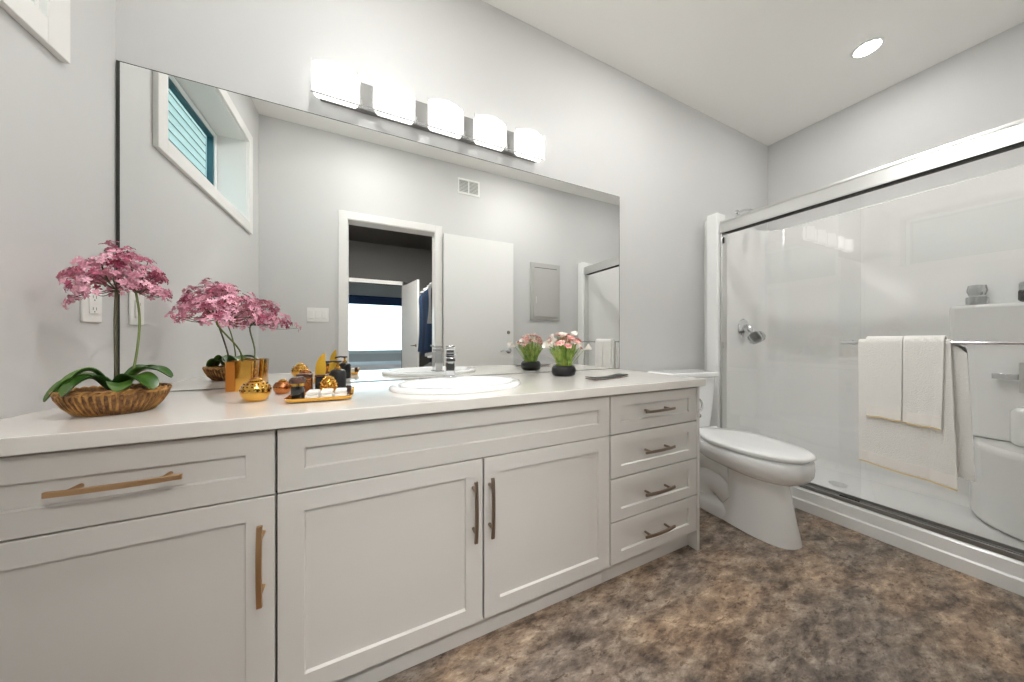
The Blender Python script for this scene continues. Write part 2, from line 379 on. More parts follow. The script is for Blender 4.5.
# neighbour's siding outside the left window
nb = thing('neighbouring_house', 'pale green-grey lap siding outside the high window', 'house', (-3.4, .6, 0))
s_ = MB()
for i in range(44):
    z = i*.18; s_.add([(-3.4,-16,z),(-3.4,7,z),(-3.42,7,z+.18),(-3.42,-16,z+.18),(-3.5,-16,z),(-3.5,7,z),(-3.5,7,z+.18),(-3.5,-16,z+.18)], [(0,1,2,3),(4,7,6,5),(0,3,7,4),(1,5,6,2),(3,2,6,7),(0,4,5,1)])
s_.build('wall', M['siding'], nb, world=True, smooth=0)
MB().add([(-3.1,-16.2,7.95),(-3.1,7.2,7.95),(-4.2,7.2,8.4),(-4.2,-16.2,8.4),(-3.1,-16.2,8.05),(-3.1,7.2,8.05),(-4.2,7.2,8.5),(-4.2,-16.2,8.5)], [(0,1,2,3),(4,7,6,5),(0,4,5,1),(3,2,6,7),(0,3,7,4),(1,5,6,2)]).build('roof', M['bedbase'], nb, world=True, smooth=0)
struct('ground', MB().box(-30,-30,-.4,30,30,-.06), mat('outside_ground',(150,150,140),.9), 'pale ground outside the windows', 'ground', smooth=0)

# ------------------------------------------------------------------ vanity
YC = .935                 # plane of the cabinet fronts
def shaker(x0, x1, z0, z1, rail=.056, rz=.052, t=.019, dep=.008, bv=.0025):
    y = YC
    def rect(a, b, yy): return [(x0+a, yy, z0+b), (x1-a, yy, z0+b), (x1-a, yy, z1-b), (x0+a, yy, z1-b)]
    r = [rect(0,0,y+t), rect(0,0,y+.0012), rect(.0012,.0012,y), rect(rail,rz,y), rect(rail+bv,rz+bv,y+dep), ]
    return MB().loft(r)
def pull(parent, cx, cz, L, vertical, m):
    n = 14; mb = MB(); rings = []
    for i in range(n+1):
        t = i/n*2-1; s = t*L/2; yy = -.030-.006*(1-t*t)
        w_ = .0055; th = .0035
        if vertical: rings.append([(-w_, yy-th, s), (w_, yy-th, s), (w_, yy+th, s), (-w_, yy+th, s)])
        else: rings.append([(s, yy-th, -w_), (s, yy-th, w_), (s, yy+th, w_), (s, yy+th, -w_)])
    mb.loft(rings)
    for sg in (-1, 1):
        s = sg*L*.34
        p = (0, 0, s) if vertical else (s, 0, 0)
        mb.tube([Vector(p)+Vector((0,.001,0)), Vector(p)+Vector((0,-.031,0))], .005, 10)
    base = Vector((cx, YC, cz))
    mb.v = [tuple(Vector(v)+base) for v in mb.v]
    root = parent.parent or parent
    off = root.matrix_basis.translation
    mb.v = [tuple(Vector(v)-off) for v in mb.v]
    return mb.build('handle', m, parent, bevel=.001)
G = .0029
YB = YF-.004
def carcass(x0, x1, root, hole=False):
    mb = MB(); y0 = YC+.021; t = .016; z0, z1 = .097, .788
    mb.box(x0+.001, y0, z0, x0+t, YB, z1); mb.box(x1-t, y0, z0, x1-.001, YB, z1)
    mb.box(x0+t, y0, z0, x1-t, YB, z0+t); mb.box(x0+t, YB-.01, z0+t, x1-t, YB, z1)
    if not hole: mb.box(x0+t, y0, z1-t, x1-t, YB-.01, z1)
    mb.box(x0+t, y0, z1-.05, x1-t, y0+.016, z1-.017 if not hole else z1)
    mb.build('body', M['carcass'], root, world=True)
# left cabinet
XA, XB, XCb, XD, XE = -.716, -.204, .884, 1.430, 1.449
c1 = thing('vanity_cabinet', 'grey shaker vanity cabinet with one drawer over one door at the left wall', 'cabinet', ((XA+XB)/2, 1.2, .0))
carcass(XA, XB, c1)
MB().box(XL+.001, YC+.001, .097, XA-.001, YC+.02, .788).build('filler_strip', M['cab'], c1, world=True, bevel=.001)
dr = shaker(XA+G, XB-G, .6285, .786).build('drawer', M['cab'], c1, world=True)
pull(dr, -.459, .7145, .193, False, M['warmnickel'])
do = shaker(XA+G, XB-G, .099, .6245).build('door', M['cab'], c1, world=True)
pull(do, -.229, .474, .193, True, M['warmnickel'])
MB().box(XL+.001, YC+.047, .001, XB-.001, YC+.063, .096).build('toe_kick', M['cab'], c1, world=True)
# sink cabinet
c2 = thing('sink_cabinet', 'wide grey shaker sink cabinet with two doors below a false front', 'cabinet', ((XB+XCb)/2, 1.2, .0))
carcass(XB, XCb, c2, True)
shaker(XB+G, XCb-G, .6285, .786).build('false_front', M['cab'], c2, world=True)
XM = .343
do = shaker(XB+G, XM-G, .099, .6245).build('door', M['cab'], c2, world=True); pull(do, .308, .472, .193, True, M['nickel'])
do = shaker(XM+G, XCb-G, .099, .6245).build('door', M['cab'], c2, world=True); pull(do, .364, .472, .193, True, M['nickel'])
MB().box(XB+.001, YC+.047, .001, XCb-.001, YC+.063, .096).build('toe_kick', M['cab'], c2, world=True)
# drawer bank
c3 = thing('drawer_cabinet', 'grey shaker cabinet of four stacked drawers at the toilet end', 'cabinet', ((XCb+XD)/2, 1.2, .0))
carcass(XCb, XD, c3)
for za, zb in ((.6265,.788), (.4475,.6265), (.271,.4475), (.097,.271)):
    dr = shaker(XCb+G, XD-G, za+G, zb-G, rail=.056, rz=.044).build('drawer', M['cab'], c3, world=True)
    pull(dr, 1.142, (za+zb)/2+.004, .18, False, M['nickel'])
MB().box(XCb+.001, YC+.047, .001, XD, YC+.063, .096).build('toe_kick', M['cab'], c3, world=True)
MB().box(XD+.0005, YC, .001, XE, YB, .788).build('end_panel', M['cab'], c3, world=True, bevel=.001)

hk_ = thing('paper_holder', 'small curved chrome holder on the toilet side of the grey vanity', 'toilet paper holder', (XE, .985, .685))
MB().lathe([(0,0),(.018,0),(.018,.005),(.010,.008),(0,.008)], (-.0003,0,0), 20, R=Matrix.Rotation(PI/2,3,'Y')).build('rosette', M['chrome'], hk_)
MB().tube(smoothpath([(.008,0,.0),(.030,-.004,.034),(.056,-.014,.030),(.066,-.020,.002),(.052,-.018,-.026),(.026,-.012,-.034)]), .0045, 10).build('arm', M['chrome'], hk_)
MB().lathe([(0,-.010),(.008,-.007),(.010,0),(.008,.007),(0,.010)], (.050,-.016,-.050), 14).tube([(.050,-.016,-.042),(.048,-.017,-.028)], .003, 8).build('end_knob', M['chrome'], hk_)

# worktop with oval cut-out
SX, SY, SA, SB = .335, 1.205, .262, .198
x0, x1, y0, y1 = XL+.0015, 1.468, .917, YF-.001
def worktop():
    n = 64; inner = []; outer = []
    ang = [2*PI*i/n for i in range(n)]
    for cx_, cy_ in ((x0,y0),(x1,y0),(x1,y1),(x0,y1)):
        a = math.atan2(cy_-SY, cx_-SX) % (2*PI); k = min(range(n), key=lambda i: abs(ang[i]-a)); ang[k] = a
    for a in ang:
        ca, sa = math.cos(a), math.sin(a)
        r = 1/math.sqrt((ca/(SA-.02))**2+(sa/(SB-.02))**2); inner.append((SX+r*ca, SY+r*sa))
        tx = ((x1 if ca > 0 else x0)-SX)/ca if abs(ca) > 1e-9 else 1e9; ty = ((y1 if sa > 0 else y0)-SY)/sa if abs(sa) > 1e-9 else 1e9
        r = min(tx, ty); outer.append((SX+r*ca, SY+r*sa))
    zb, zt = .793, ZC
    rings = [[(p[0],p[1],z) for p in q] for q, z in ((inner,zb),(outer,zb),(outer,zt),(inner,zt),(inner,zb))]
    return MB().loft(rings, False, False)
wt = worktop(); wt_o = wt.build('vanity_worktop', M['quartz'], smooth=0, loc=(SX, 1.2, .79))
bm = bmesh.new(); bm.from_mesh(wt_o.data); bmesh.ops.remove_doubles(bm, verts=bm.verts, dist=1e-5); bmesh.ops.recalc_face_normals(bm, faces=bm.faces); bm.to_mesh(wt_o.data); bm.free()
bv_ = wt_o.modifiers.new('bevel','BEVEL'); bv_.width = .003; bv_.segments = 2; bv_.limit_method = 'ANGLE'
tag(wt_o, 'long white quartz worktop running over the grey vanity cabinets', 'worktop')

# sink
sk = thing('sink', 'white oval drop-in sink in the quartz worktop', 'sink', (SX, SY, ZC))
def ell(a, b, dy, z, n=64, e=2.0): return [(a*math.copysign(abs(math.cos(t))**(2/e), math.cos(t)), dy+b*math.copysign(abs(math.sin(t))**(2/e), math.sin(t)), z) for t in [2*PI*i/n for i in range(n)]]
rg = [ell(SA-.03,SB-.03,0,-.012), ell(SA-.03,SB-.03,0,.0008), ell(SA,SB,0,.0008), ell(SA+.001,SB+.001,0,.008), ell(SA-.003,SB-.003,0,.0145), ell(SA-.012,SB-.012,0,.018), ell(SA-.03,SB-.03,-.006,.018),
      ell(SA-.038,SB-.05,-.022,.016), ell(SA-.046,SB-.058,-.023,.006), ell(SA-.06,SB-.07,-.025,-.03), ell(SA-.09,SB-.09,-.025,-.08), ell(SA-.15,SB-.13,-.02,-.115), ell(.03,.03,-.02,-.125)]
MB().loft(rg, False, True).build('basin', M['china'], sk, smooth=50)
# underside shell
rg = [ell(SA-.032,SB-.032,0,-.012), ell(SA-.045,SB-.06,-.022,-.04), ell(SA-.08,SB-.08,-.025,-.09), ell(SA-.14,SB-.12,-.02,-.125), ell(.04,.04,-.02,-.135)]
MB().loft(rg, False, True).build('underside', M['china'], sk, smooth=50)
MB().lathe([(0,0),(.024,0),(.026,.003),(.018,.005),(0,.004)], (0,-.02,-.1245), 24).build('drain', M['chrome'], sk)
MB().lathe([(0,0),(.011,0),(.011,.002),(0,.003)], (0,-.05,-.118), 16).build('stopper', M['chrome'], sk)

# faucet
fx, fy = .340, 1.362
f = thing('faucet', 'square chrome single-lever faucet on the rear rim of the sink', 'faucet', (fx, fy, ZC+.0185), math.radians(-13))
MB().box(-.026,-.026,0,.026,.026,.006).build('base_plate', M['chrome'], f, bevel=.002)
MB().box(-.021,-.021,.0062,.021,.021,.10).build('body', M['chrome'], f, bevel=.003)
MB().add([(-.0205,.02,.088),(.0205,.02,.088),(.0205,-.12,.074),(-.0205,-.12,.074),(-.0205,.02,.108),(.0205,.02,.108),(.0205,-.12,.094),(-.0205,-.12,.094)],
         [(0,1,2,3),(4,7,6,5),(0,4,5,1),(1,5,6,2),(2,6,7,3),(3,7,4,0)]).build('spout', M['chrome'], f, bevel=.003)
MB().lathe([(.011,0),(.012,.008)], (0,-.102,.068), 16).build('aerator', M['satin'], f)
MB().box(-.018,-.018,.1085,.018,.018,.122).build('neck', M['chrome'], f, bevel=.002)
lv = MB().add([(-.02,.024,.123),(.02,.024,.123),(.02,-.05,.134),(-.02,-.05,.134),(-.02,.024,.137),(.02,.024,.137),(.02,-.05,.142),(-.02,-.05,.142)],
         [(0,1,2,3),(4,7,6,5),(0,4,5,1),(1,5,6,2),(2,6,7,3),(3,7,4,0)]); lv.build('lever', M['chrome'], f, bevel=.002)
MB().tube([(.018,0,.104),(.034,0,.106)], .004, 8).build('pop_up_rod', M['chrome'], f)

# ------------------------------------------------------------------ mirror
mx0, mx1, mz0, mz1 = XL+.003, 1.5, ZC+.0015, 1.957
mi = thing('wall_mirror', 'large frameless mirror above the vanity worktop', 'mirror', ((mx0+mx1)/2, YF, mz0))
MB().box(mx0, YF-.0052, mz0, mx1, YF-.0006, mz1).build('backing', M['mirroredge'], mi, world=True)
ml0 = mx0; mx0 += .0075; mx1 -= .0015; mz1 -= .0015
MB().add([(mx0+.0015,YF-.0056,mz0+.0015),(mx1-.0015,YF-.0056,mz0+.0015),(mx1-.0015,YF-.0056,mz1-.0015),(mx0+.0015,YF-.0056,mz1-.0015),
          (mx0+.0015,YF-.0052,mz0+.0015),(mx1-.0015,YF-.0052,mz0+.0015),(mx1-.0015,YF-.0052,mz1-.0015),(mx0+.0015,YF-.0052,mz1-.0015)],
         [(0,3,2,1),(4,5,6,7),(0,1,5,4),(1,2,6,5),(2,3,7,6),(3,0,4,7)]).build('silvered_glass', M['mirror'], mi, world=True, smooth=0)

# ------------------------------------------------------------------ vanity light
vl = thing('vanity_light', 'chrome bar light with five glowing frosted shades above the mirror', 'wall light', (.343, YF, 2.078))
MB().box(-.52, -.026, -.058, .52, -.0005, .060).build('backplate', M['plategrey'], vl, bevel=.003)
MB().box(-.545, -.068, -.0725, .545, -.063, -.0685).build('bottom_rail', M['chrome'], vl, bevel=.001)
for i in range(5):
    cx_ = (i-2)*.2295; hw = .0835
    def prof(y_in, inset, z):
        P = [(cx_-hw+inset, -.028, z)]
        for k in range(13):
            u = k/12*2-1; P.append((cx_+u*(hw-inset), -.056-.030*(1-u*u)+y_in, z))
        P.append((cx_+hw-inset, -.028, z)); return P
    MB().loft([prof(.010,.014,-.066), prof(.003,.005,-.058), prof(0,0,-.048), prof(0,0,.052), prof(.002,.002,.060), prof(.01,.01,.063)]).build('lamp_shade', M['shade'], vl, smooth=50)
    for sg in (-1,1):
        MB().box(cx_+sg*(hw+.003)-.0012, -.060, -.068, cx_+sg*(hw+.003)+.0012, -.052, .070).build('clip', M['satin'], vl)
    if i < 4: MB().lathe([(.005,0),(.005,.035)], (cx_+hw+.012, -.040, -.064), 12).build('lamp_holder', M['track'], vl)

# ------------------------------------------------------------------ ceiling lights
def downlight(x, y, label, m='lamp'):
    t = thing('ceiling_downlight', label, 'ceiling light', (x, y, H), group='recessed ceiling lights')
    MB().lathe([(.052,-.0005),(.052,-.004),(.060,-.006),(.068,-.003),(.068,-.0005)], (0,0,0), 40).build('trim_ring', M['plastic'], t)
    MB().lathe([(0,-.0045),(.050,-.0045),(.050,-.008),(0,-.008)], (0,0,0), 40).build('diffuser', M[m], t)
downlight(2.75, .741, 'round recessed light glowing in the ceiling over the shower', 'lampshower')
downlight(1.45, .70, 'added unseen recessed fill light in the ceiling before the toilet')  # this and the next are unseen lamps added to brighten the room
downlight(.0, .70, 'added unseen recessed fill light in the ceiling before the sink')
cp = thing('closet_fill_light', 'long added unseen fill light on the walk-in closet ceiling', 'ceiling light', (.22, -1.25, H))  # added lamp behind the camera, lights cabinets and lower walls
MB().box(-1.05,-.13,-.030,1.05,.13,-.0005).build('fill_light_housing', M['plastic'], cp, bevel=.004)
MB().box(-1.03,-.115,-.045,1.03,.115,-.0305).build('diffuser', M['panel'], cp, bevel=.01)

# ------------------------------------------------------------------ wall plates, vent, access panel
def plate(loc, w_, h_, n, label, cat, rot, name='wall_switch'):
    t = thing(name, label, cat, loc, rot)
    MB().box(-w_/2, -.006, -h_/2, w_/2, -.0005, h_/2).build('cover_plate', M['plastic'], t, bevel=.002)
    for i in range(n):
        cx_ = (i-(n-1)/2)*.046
        MB().box(cx_-.0165, -.010, -.033, cx_+.0165, -.0062, .033).build('rocker' if name == 'wall_switch' else 'socket_face', M['trim'], t, bevel=.0015)
        if name != 'wall_switch':
            for z in (-.018, .018):
                s = MB(); s.box(cx_-.007,-.0103,z-.004,cx_-.0055,-.0099,z+.005); s.box(cx_+.0055,-.0103,z-.004,cx_+.007,-.0099,z+.005); s.lathe([(.002,0),(.002,.0004)], (cx_,-.0099,z-.009), 8, R=Matrix.Rotation(PI/2,3,'X')); s.build('socket_slots', M['slot'], t)
plate((-.372, YN, 1.228), .155, .118, 3, 'white three-gang light switch beside the doorway, seen in the mirror', 'light switch', PI)
plate((XL, 1.40, 1.125), .075, .118, 1, 'white power outlet on the side wall behind the orchid', 'power outlet', -PI/2*-1, name='wall_outlet')
# ceiling-height register
v = thing('wall_vent', 'small white two-panel air register high on the door wall', 'vent', (.944, YN, 2.585), PI)
ring_ = MB(); W2, H2 = .118, .08
ring_.box(-W2,-.008,-H2,-W2+.018,-.0005,H2).box(W2-.018,-.008,-H2,W2,-.0005,H2).box(-W2+.018,-.008,-H2,W2-.018,-.0005,-H2+.018).box(-W2+.018,-.008,H2-.018,W2-.018,-.0005,H2).box(-.006,-.008,-H2+.018,.006,-.0005,H2-.018)
ring_.build('frame', M['plastic'], v, bevel=.0015)
sl = MB()
for i in range(9):
    z = -H2+.025+i*.0138; sl.add([(-W2+.018,-.002,z),(W2-.018,-.002,z),(W2-.018,-.006,z-.005),(-W2+.018,-.006,z-.005),(-W2+.018,-.003,z+.002),(W2-.018,-.003,z+.002),(W2-.018,-.007,z-.003),(-W2+.018,-.007,z-.003)], [(0,1,2,3),(4,7,6,5),(0,4,5,1),(2,6,7,3),(1,5,6,2),(3,7,4,0)])
sl.build('slats', M['plastic'], v)
MB().box(-W2+.018,-.0015,-H2+.018,W2-.018,-.0006,H2-.018).build('duct_opening', M['seal'], v)
# electrical / access panel
p = thing('access_panel', 'shaded hinged panel on the door wall, seen in the mirror over the flowers', 'wall panel', (1.858, YN, 1.573), PI)
pw, ph = .197, .325
MB().box(-pw,-.020,-ph,pw,-.0005,ph).build('frame', M['panelshaded'], p, bevel=.003)
dm = MB().box(-pw+.040,-.034,-ph+.036,pw-.028,-.0205,ph-.036).build('panel_door', M['panelshaded'], p, bevel=.002)
MB().box(pw-.068,-.042,-.14,pw-.058,-.0345,-.06).build('latch', M['satin'], dm, bevel=.002)
MB().box(-pw+.055,-.0352,ph-.062,pw-.045,-.0342,ph-.056).build('seam', M['slot'], dm)

# ------------------------------------------------------------------ toilet
TR = math.radians(-6.5)
# local frame: origin on the floor under the tank's rear, front = -y
to = thing('toilet', 'white elongated toilet between the vanity and the shower', 'toilet', (1.972, 1.478, 0), TR)
def egg(z, back, front, hw, n=48, e=2.2, eb=2.6, hb=None):
    cy = back+(front-back)*.42; out = []
    for i in range(n):
        t = 2*PI*i/n; c_, s_2 = math.cos(t), math.sin(t)
        ee = e if s_2 > 0 else eb
        xx = hw*math.copysign(abs(c_)**(2/ee), c_)
        yy = (front-cy if s_2 > 0 else cy-back)*math.copysign(abs(s_2)**(2/ee), s_2)
        if hb and s_2 < 0: xx *= 1-(1-hb)*(abs(s_2)**1.5)
        out.append((-xx, -(cy+yy), z))
    return out
# bowl
MB().loft([egg(.300,.42,.74,.112), egg(.318,.36,.765,.140), egg(.335,.30,.785,.166), egg(.352,.27,.795,.182), egg(.385,.255,.798,.190,hb=.75), egg(.415,.25,.796,.189,hb=.7), egg(.422,.252,.79,.184,hb=.7)]).build('bowl', M['china'], to, smooth=60)
# pedestal
MB().loft([egg(.001,.36,.752,.112,e=2.6), egg(.02,.36,.75,.110,e=2.6), egg(.10,.40,.735,.100,e=2.4), egg(.20,.43,.715,.100,e=2.3), egg(.28,.44,.70,.108,e=2.3), egg(.305,.44,.70,.116)]).build('pedestal', M['china'], to, smooth=60)
# rear foot and trapway
MB().loft([egg(.001,.10,.52,.118,e=4,eb=4), egg(.05,.10,.52,.116,e=4,eb=4), egg(.075,.11,.51,.10,e=4,eb=4), egg(.085,.13,.49,.07,e=4,eb=4)]).build('foot', M['china'], to, smooth=60)
MB().tube(smoothpath([(0,-.50,.20),(0,-.43,.26),(0,-.34,.285),(0,-.25,.27),(0,-.19,.20),(0,-.18,.12),(0,-.19,.03)]), [.085]*7+[.088]*24+[.09]*6, 20).build('trapway', M['china'], to, smooth=60)
MB().tube(smoothpath([(0,-.47,.12),(0,-.40,.17),(0,-.33,.165),(0,-.28,.10),(0,-.30,.03)]), .10, 20).build('trapway_lobe', M['china'], to, smooth=60)
MB().loft([[(-x_, -y_, z_) for x_, y_ in ((-.13,.05),(.13,.05),(.15,.27),(.13,.33),(-.13,.33),(-.15,.27))] for z_ in (.33,.415)]).build('tank_shelf', M['china'], to, bevel=.02, seg=3)
# seat, lid
MB().loft([egg(.423,.25,.780,.168,hb=.5), egg(.425,.25,.782,.170,hb=.5), egg(.434,.25,.782,.170,hb=.5), egg(.437,.25,.780,.168,hb=.5)]).build('seat', M['china'], to, smooth=50)
MB().loft([egg(.4405,.252,.797,.184,hb=.50), egg(.4425,.247,.802,.189,hb=.50), egg(.449,.247,.802,.189,hb=.50), egg(.455,.252,.797,.183,hb=.50), egg(.459,.262,.785,.170,hb=.50), egg(.462,.35,.68,.10,hb=.6)]).build('lid', M['china'], to, smooth=50)
for sx_ in (-.07,.07): MB().tube([(sx_-.025,-.262,.448),(sx_+.025,-.262,.448)], .011, 12).build('hinge', M['china'], to)
MB().lathe([(0,.004),(.010,.004),(.012,0),(.010,-.002)], (.115,-.42,.018), 12).build('bolt_cap', M['china'], to)
# tank
tk = [[(-x_*s_1, -(.005+(y_)*s_2), z_) for x_, y_ in ((-.205,0),(.205,0),(.21,.12),(.19,.185),(-.19,.185),(-.21,.12))] for z_, s_1, s_2 in ((.42,.86,.9),(.56,.93,.95),(.765,1,1))]
MB().loft(tk).build('tank', M['china'], to, bevel=.014, seg=4)
MB().loft([[(-x_*k_, -(.10+(y_-.10)*k_), z_) for x_, y_ in ((-.218,-.002),(.218,-.002),(.224,.13),(.203,.203),(-.203,.203),(-.224,.13))] for z_, k_ in ((.766,.985),(.772,1),(.792,1),(.80,.97))]).build('tank_lid', M['china'], to, bevel=.005, seg=3)
fl = MB().lathe([(0,0),(.016,0),(.016,.008),(0,.01)], (-.135,-.188,.705), 16, R=Matrix.Rotation(PI/2,3,'X'))
fl.tube(smoothpath([(-.135,-.196,.705),(-.15,-.21,.70),(-.18,-.212,.69),(-.21,-.205,.68)]), [.006]*6+[.007]*6+[.006]*7, 10)
fl.build('flush_lever', M['chrome'], to)
sv = MB().tube(smoothpath([(-.19,.015,.16),(-.19,-.03,.17),(-.195,-.06,.25),(-.17,-.09,.36),(-.15,-.09,.425)]), .005, 8)
sv.lathe([(0,-.018),(.02,-.018),(.02,.018),(0,.018)], (-.19,-.03,.16), 14); sv.build('supply_line', M['chrome'], to)

# ------------------------------------------------------------------ shower stall
SF = 2.335   # front plane of the curb
ss = thing('shower_stall', 'white one-piece shower stall with moulded seat filling the alcove', 'shower', (2.8, .75, 0))
def arc(cx_, cy_, r, a0, a1, n=8): return [(cx_+r*math.cos(a0+(a1-a0)*i/n), cy_+r*math.sin(a0+(a1-a0)*i/n)) for i in range(n+1)]
IX, IY0, IY1, RC = 3.19, .03, 1.455, .17
inner = [(2.42,IY1)]+arc(IX-RC,IY1-RC,RC,PI/2,0)+arc(IX-RC,IY0+RC,RC,0,-PI/2)+[(2.42,IY0)]
outer = [(2.42,YF-.002)]+[(XR-.002,YF-.002)]*9+[(XR-.002,YN+.002)]*9+[(2.42,YN+.002)]
# spread the outer points a little so no face collapses
outer = [(2.42,YF-.002)]+[(IX-RC+(XR-.002-IX+RC)*i/8 if i < 5 else XR-.002, YF-.002 if i < 5 else YF-.002-(RC+.05)*(i-4)/4) for i in range(9)]+[(XR-.002, YN+.002+(RC+.05)*(4-i)/4) if i < 5 else (XR-.002-(XR-.002-IX+RC)*(i-4)/4, YN+.002) for i in range(9)]+[(2.42,YN+.002)]
outer[5-0] = (XR-.002, YF-.002)
TZ = 1.965
def wallring(zb, zt):
    def shr(d_): return [(2.42 if abs(p[0]-2.42) < 1e-6 else p[0]-d_*(1 if p[0] > 3.0 else 0), p[1]+(d_ if p[1] < .2 else -d_ if p[1] > 1.28 else 0)) for p in inner]
    rings = [[(p[0],p[1],z) for p in q] for q, z in ((shr(.06),.0475),(shr(.03),.055),(shr(.010),.075),(inner,zb),(inner,zt-.012),([(a[0]+(b_[0]-a[0])*.12, a[1]+(b_[1]-a[1])*.12) for a, b_ in zip(inner,outer)],zt),(outer,zt),(outer,.0475))]
    n = len(inner); mb = MB().loft(rings+[rings[0]], False, False, closed=False)
    return mb
wallring(.10, TZ).build('wall_panel', M['acryl'], ss, world=True, smooth=40)
# moulded horizontal step of the walls
# pan + curb
cb = [(SF,0.001),(SF,.058),(SF+.006,.066),(SF+.010,.118),(SF+.022,.130),(SF+.085,.130),(SF+.10,.118),(SF+.12,.055),(SF+.35,.045),(3.30,.05),(3.30,.001)]
MB().loft([[(x_,yy,z_) for x_, z_ in cb] for yy in (YN+.002, YF-.003)]).build('base', M['pan'], ss, world=True, smooth=30)
# front flanges
for y0_, y1_ in ((1.365,1.452),(YN+.002,.085)):
    MB().box(SF-.012, y0_, .131, 2.425, y1_, TZ-.008).build('flange', M['pan'], ss, world=True, bevel=.012, seg=4)
MB().box(SF+.055, 1.453, .131, 2.425, YF-.002, TZ-.02).build('side_return', M['acryl'], ss, world=True)
# moulded seat in the near corner
seat = [(IX+.01,.45)]+[(IX+.01-.44*math.sin(a)**.9, .02+.43*math.cos(a)**.75) for a in [PI/2*i/14 for i in range(1,14)]]+[(IX-.43,.02),(IX+.01,.02)]
MB().loft([[(p[0],p[1],z) for p in seat] for z in (.05,.465)]).build('seat', M['acryl'], ss, world=True, bevel=.03, seg=5)
MB().box(3.00,.025,.466,3.098,.315,.665).build('armrest', M['acryl'], ss, world=True, bevel=.03, seg=5)
# moulded high ledge
MB().box(3.10,.035,.467,3.20,.512,1.215).build('ledge', M['acryl'], ss, world=True, bevel=.022, seg=5)
MB().lathe([(0,0),(.045,0),(.045,.003),(0,.004)], (2.85,.9,.048), 24).build('drain', M['chrome'], ss, world=True)

# sliding door
sd = thing('sliding_shower_door', 'chrome-framed sliding glass shower door on the white curb', 'shower door', (2.38, .74, .13))
y0_, y1_ = .085, 1.364
hdm = MB(); hp = [(2.345,1.800),(2.345,1.872),(2.350,1.880),(2.352,1.892),(2.415,1.892),(2.415,1.800),(2.405,1.800),(2.405,1.812),(2.352,1.812),(2.352,1.800)]
hdm.loft([[(x_,yy,z_) for x_, z_ in hp] for yy in (y0_, y1_)]).build('header', M['satin'], sd, world=True, smooth=25)
MB().box(2.341,y0_,1.8725,2.3455,y1_,1.8745).build('header_bead', M['satin'], sd, world=True)
MB().box(2.353,y0_+.03,1.797,2.404,y1_-.03,1.811).build('header_gasket', M['rubber'], sd, world=True)
MB().loft([[(x_,yy,z_) for x_, z_ in ((2.352,.131),(2.352,.150),(2.360,.152),(2.364,.140),(2.378,.140),(2.380,.150),(2.386,.150),(2.390,.140),(2.404,.140),(2.406,.158),(2.412,.158),(2.412,.131))] for yy in (y0_,y1_)]).build('bottom_track', M['track'], sd, world=True, smooth=25)
for ya, yb in ((y1_-.014,y1_),(y0_,y0_+.014)):
    MB().box(2.350,ya,.153,2.410,yb,1.797).build('side_jamb', M['satin'], sd, world=True, bevel=.002)
for z in (1.745, .98):
    MB().box(2.351, y1_-.026, z-.022, 2.361, y1_-.0145, z+.022).build('bumper', M['rubber'] if z > 1.5 else M['satin'], sd, world=True, bevel=.002)
g1 = MB().box(2.388,.668,.1525,2.394,1.349,1.7965).build('glass_panel', M['glass'], sd, world=True)   # far, inner
g2 = MB().box(2.368,.108,.1525,2.374,.745,1.7965).build('glass_panel', M['glass'], sd, world=True)   # near, outer
MB().box(2.3745,.668,.145,2.3875,.745,.152).build('panel_guide', M['rubber'], sd, world=True)
tb = MB().tube([(2.295,.130,1.0),(2.295,.712,1.0)], .008, 14)
for yy in (.155,.685): tb.tube([(2.3675,yy,1.0),(2.295,yy,1.0)], .006, 10); tb.lathe([(0,0),(.014,0),(.014,.008),(0,.01)], (2.3675,yy,1.0), 16, R=Matrix.Rotation(-PI/2,3,'Y'))
tb.build('towel_bar', M['chrome'], g2, loc=None, world=False)
bpy.data.objects['towel_bar'].location = tuple(-Vector(sd.location))
ib = MB().tube([(2.43,.46,.93),(2.43,.16,.93)], .007, 12)

# shower valve, shower head, grab bar
va = thing('shower_valve', 'chrome valve plate with crystal knob on the shower end wall', 'shower valve', (2.82, IY1, 1.112))
R_ = Matrix.Rotation(PI/2,3,'X')
MB().lathe([(0,.0),(.078,.0),(.080,.004),(.074,.012),(.05,.018),(.034,.022),(.032,.045),(0,.045)], (0,-.0005,0), 36, R=R_).build('escutcheon', M['chrome'], va)
MB().tube([(0,-.044,0),(0,-.062,-.012),(0,-.075,-.035)], [.022,.020,.018], 16).build('stem', M['chrome'], va)
dk = Matrix.Rotation(math.radians(148),3,'X')
MB().lathe([(0,0),(.034,.0),(.052,.012),(.060,.032),(.058,.058),(.042,.078),(0,.082)], (0,-.074,-.042), 10, R=dk).build('knob', M['crystal'], va, smooth=0)
MB().lathe([(0,0),(.02,0),(.02,.055),(0,.06)], (0,-.0745,-.044), 12, R=dk).build('knob_core', M['slot'], va)
sh = thing('overhead_shower', 'chrome shower arm and head high on the shower end wall', 'shower head', (2.83, YF, 2.09))
MB().lathe([(0,0),(.03,0),(.028,.008),(.012,.012),(0,.012)], (0,-.0005,0), 20, R=R_).build('wall_flange', M['chrome'], sh)
MB().tube(smoothpath([(0,-.01,0),(0,-.06,.005),(0,-.11,-.02),(0,-.145,-.07)]), .0095, 12).build('arm', M['chrome'], sh)
MB().lathe([(0,0),(.014,0),(.016,.02),(.030,.05),(.038,.075),(.036,.08),(0,.08)], (0,-.140,-.065), 24, R=Matrix.Rotation(math.radians(152),3,'X')).build('spray_head', M['chrome'], sh)
gb = thing('grab_bar', 'short chrome bar with square mount on the shower ledge', 'grab bar', (3.099, .33, .82))
gb_ = MB(); gb_.box(-.060,-.039,-.016,-.038,.038,.016); gb_.build('bar', M['chrome'], gb, bevel=.004)
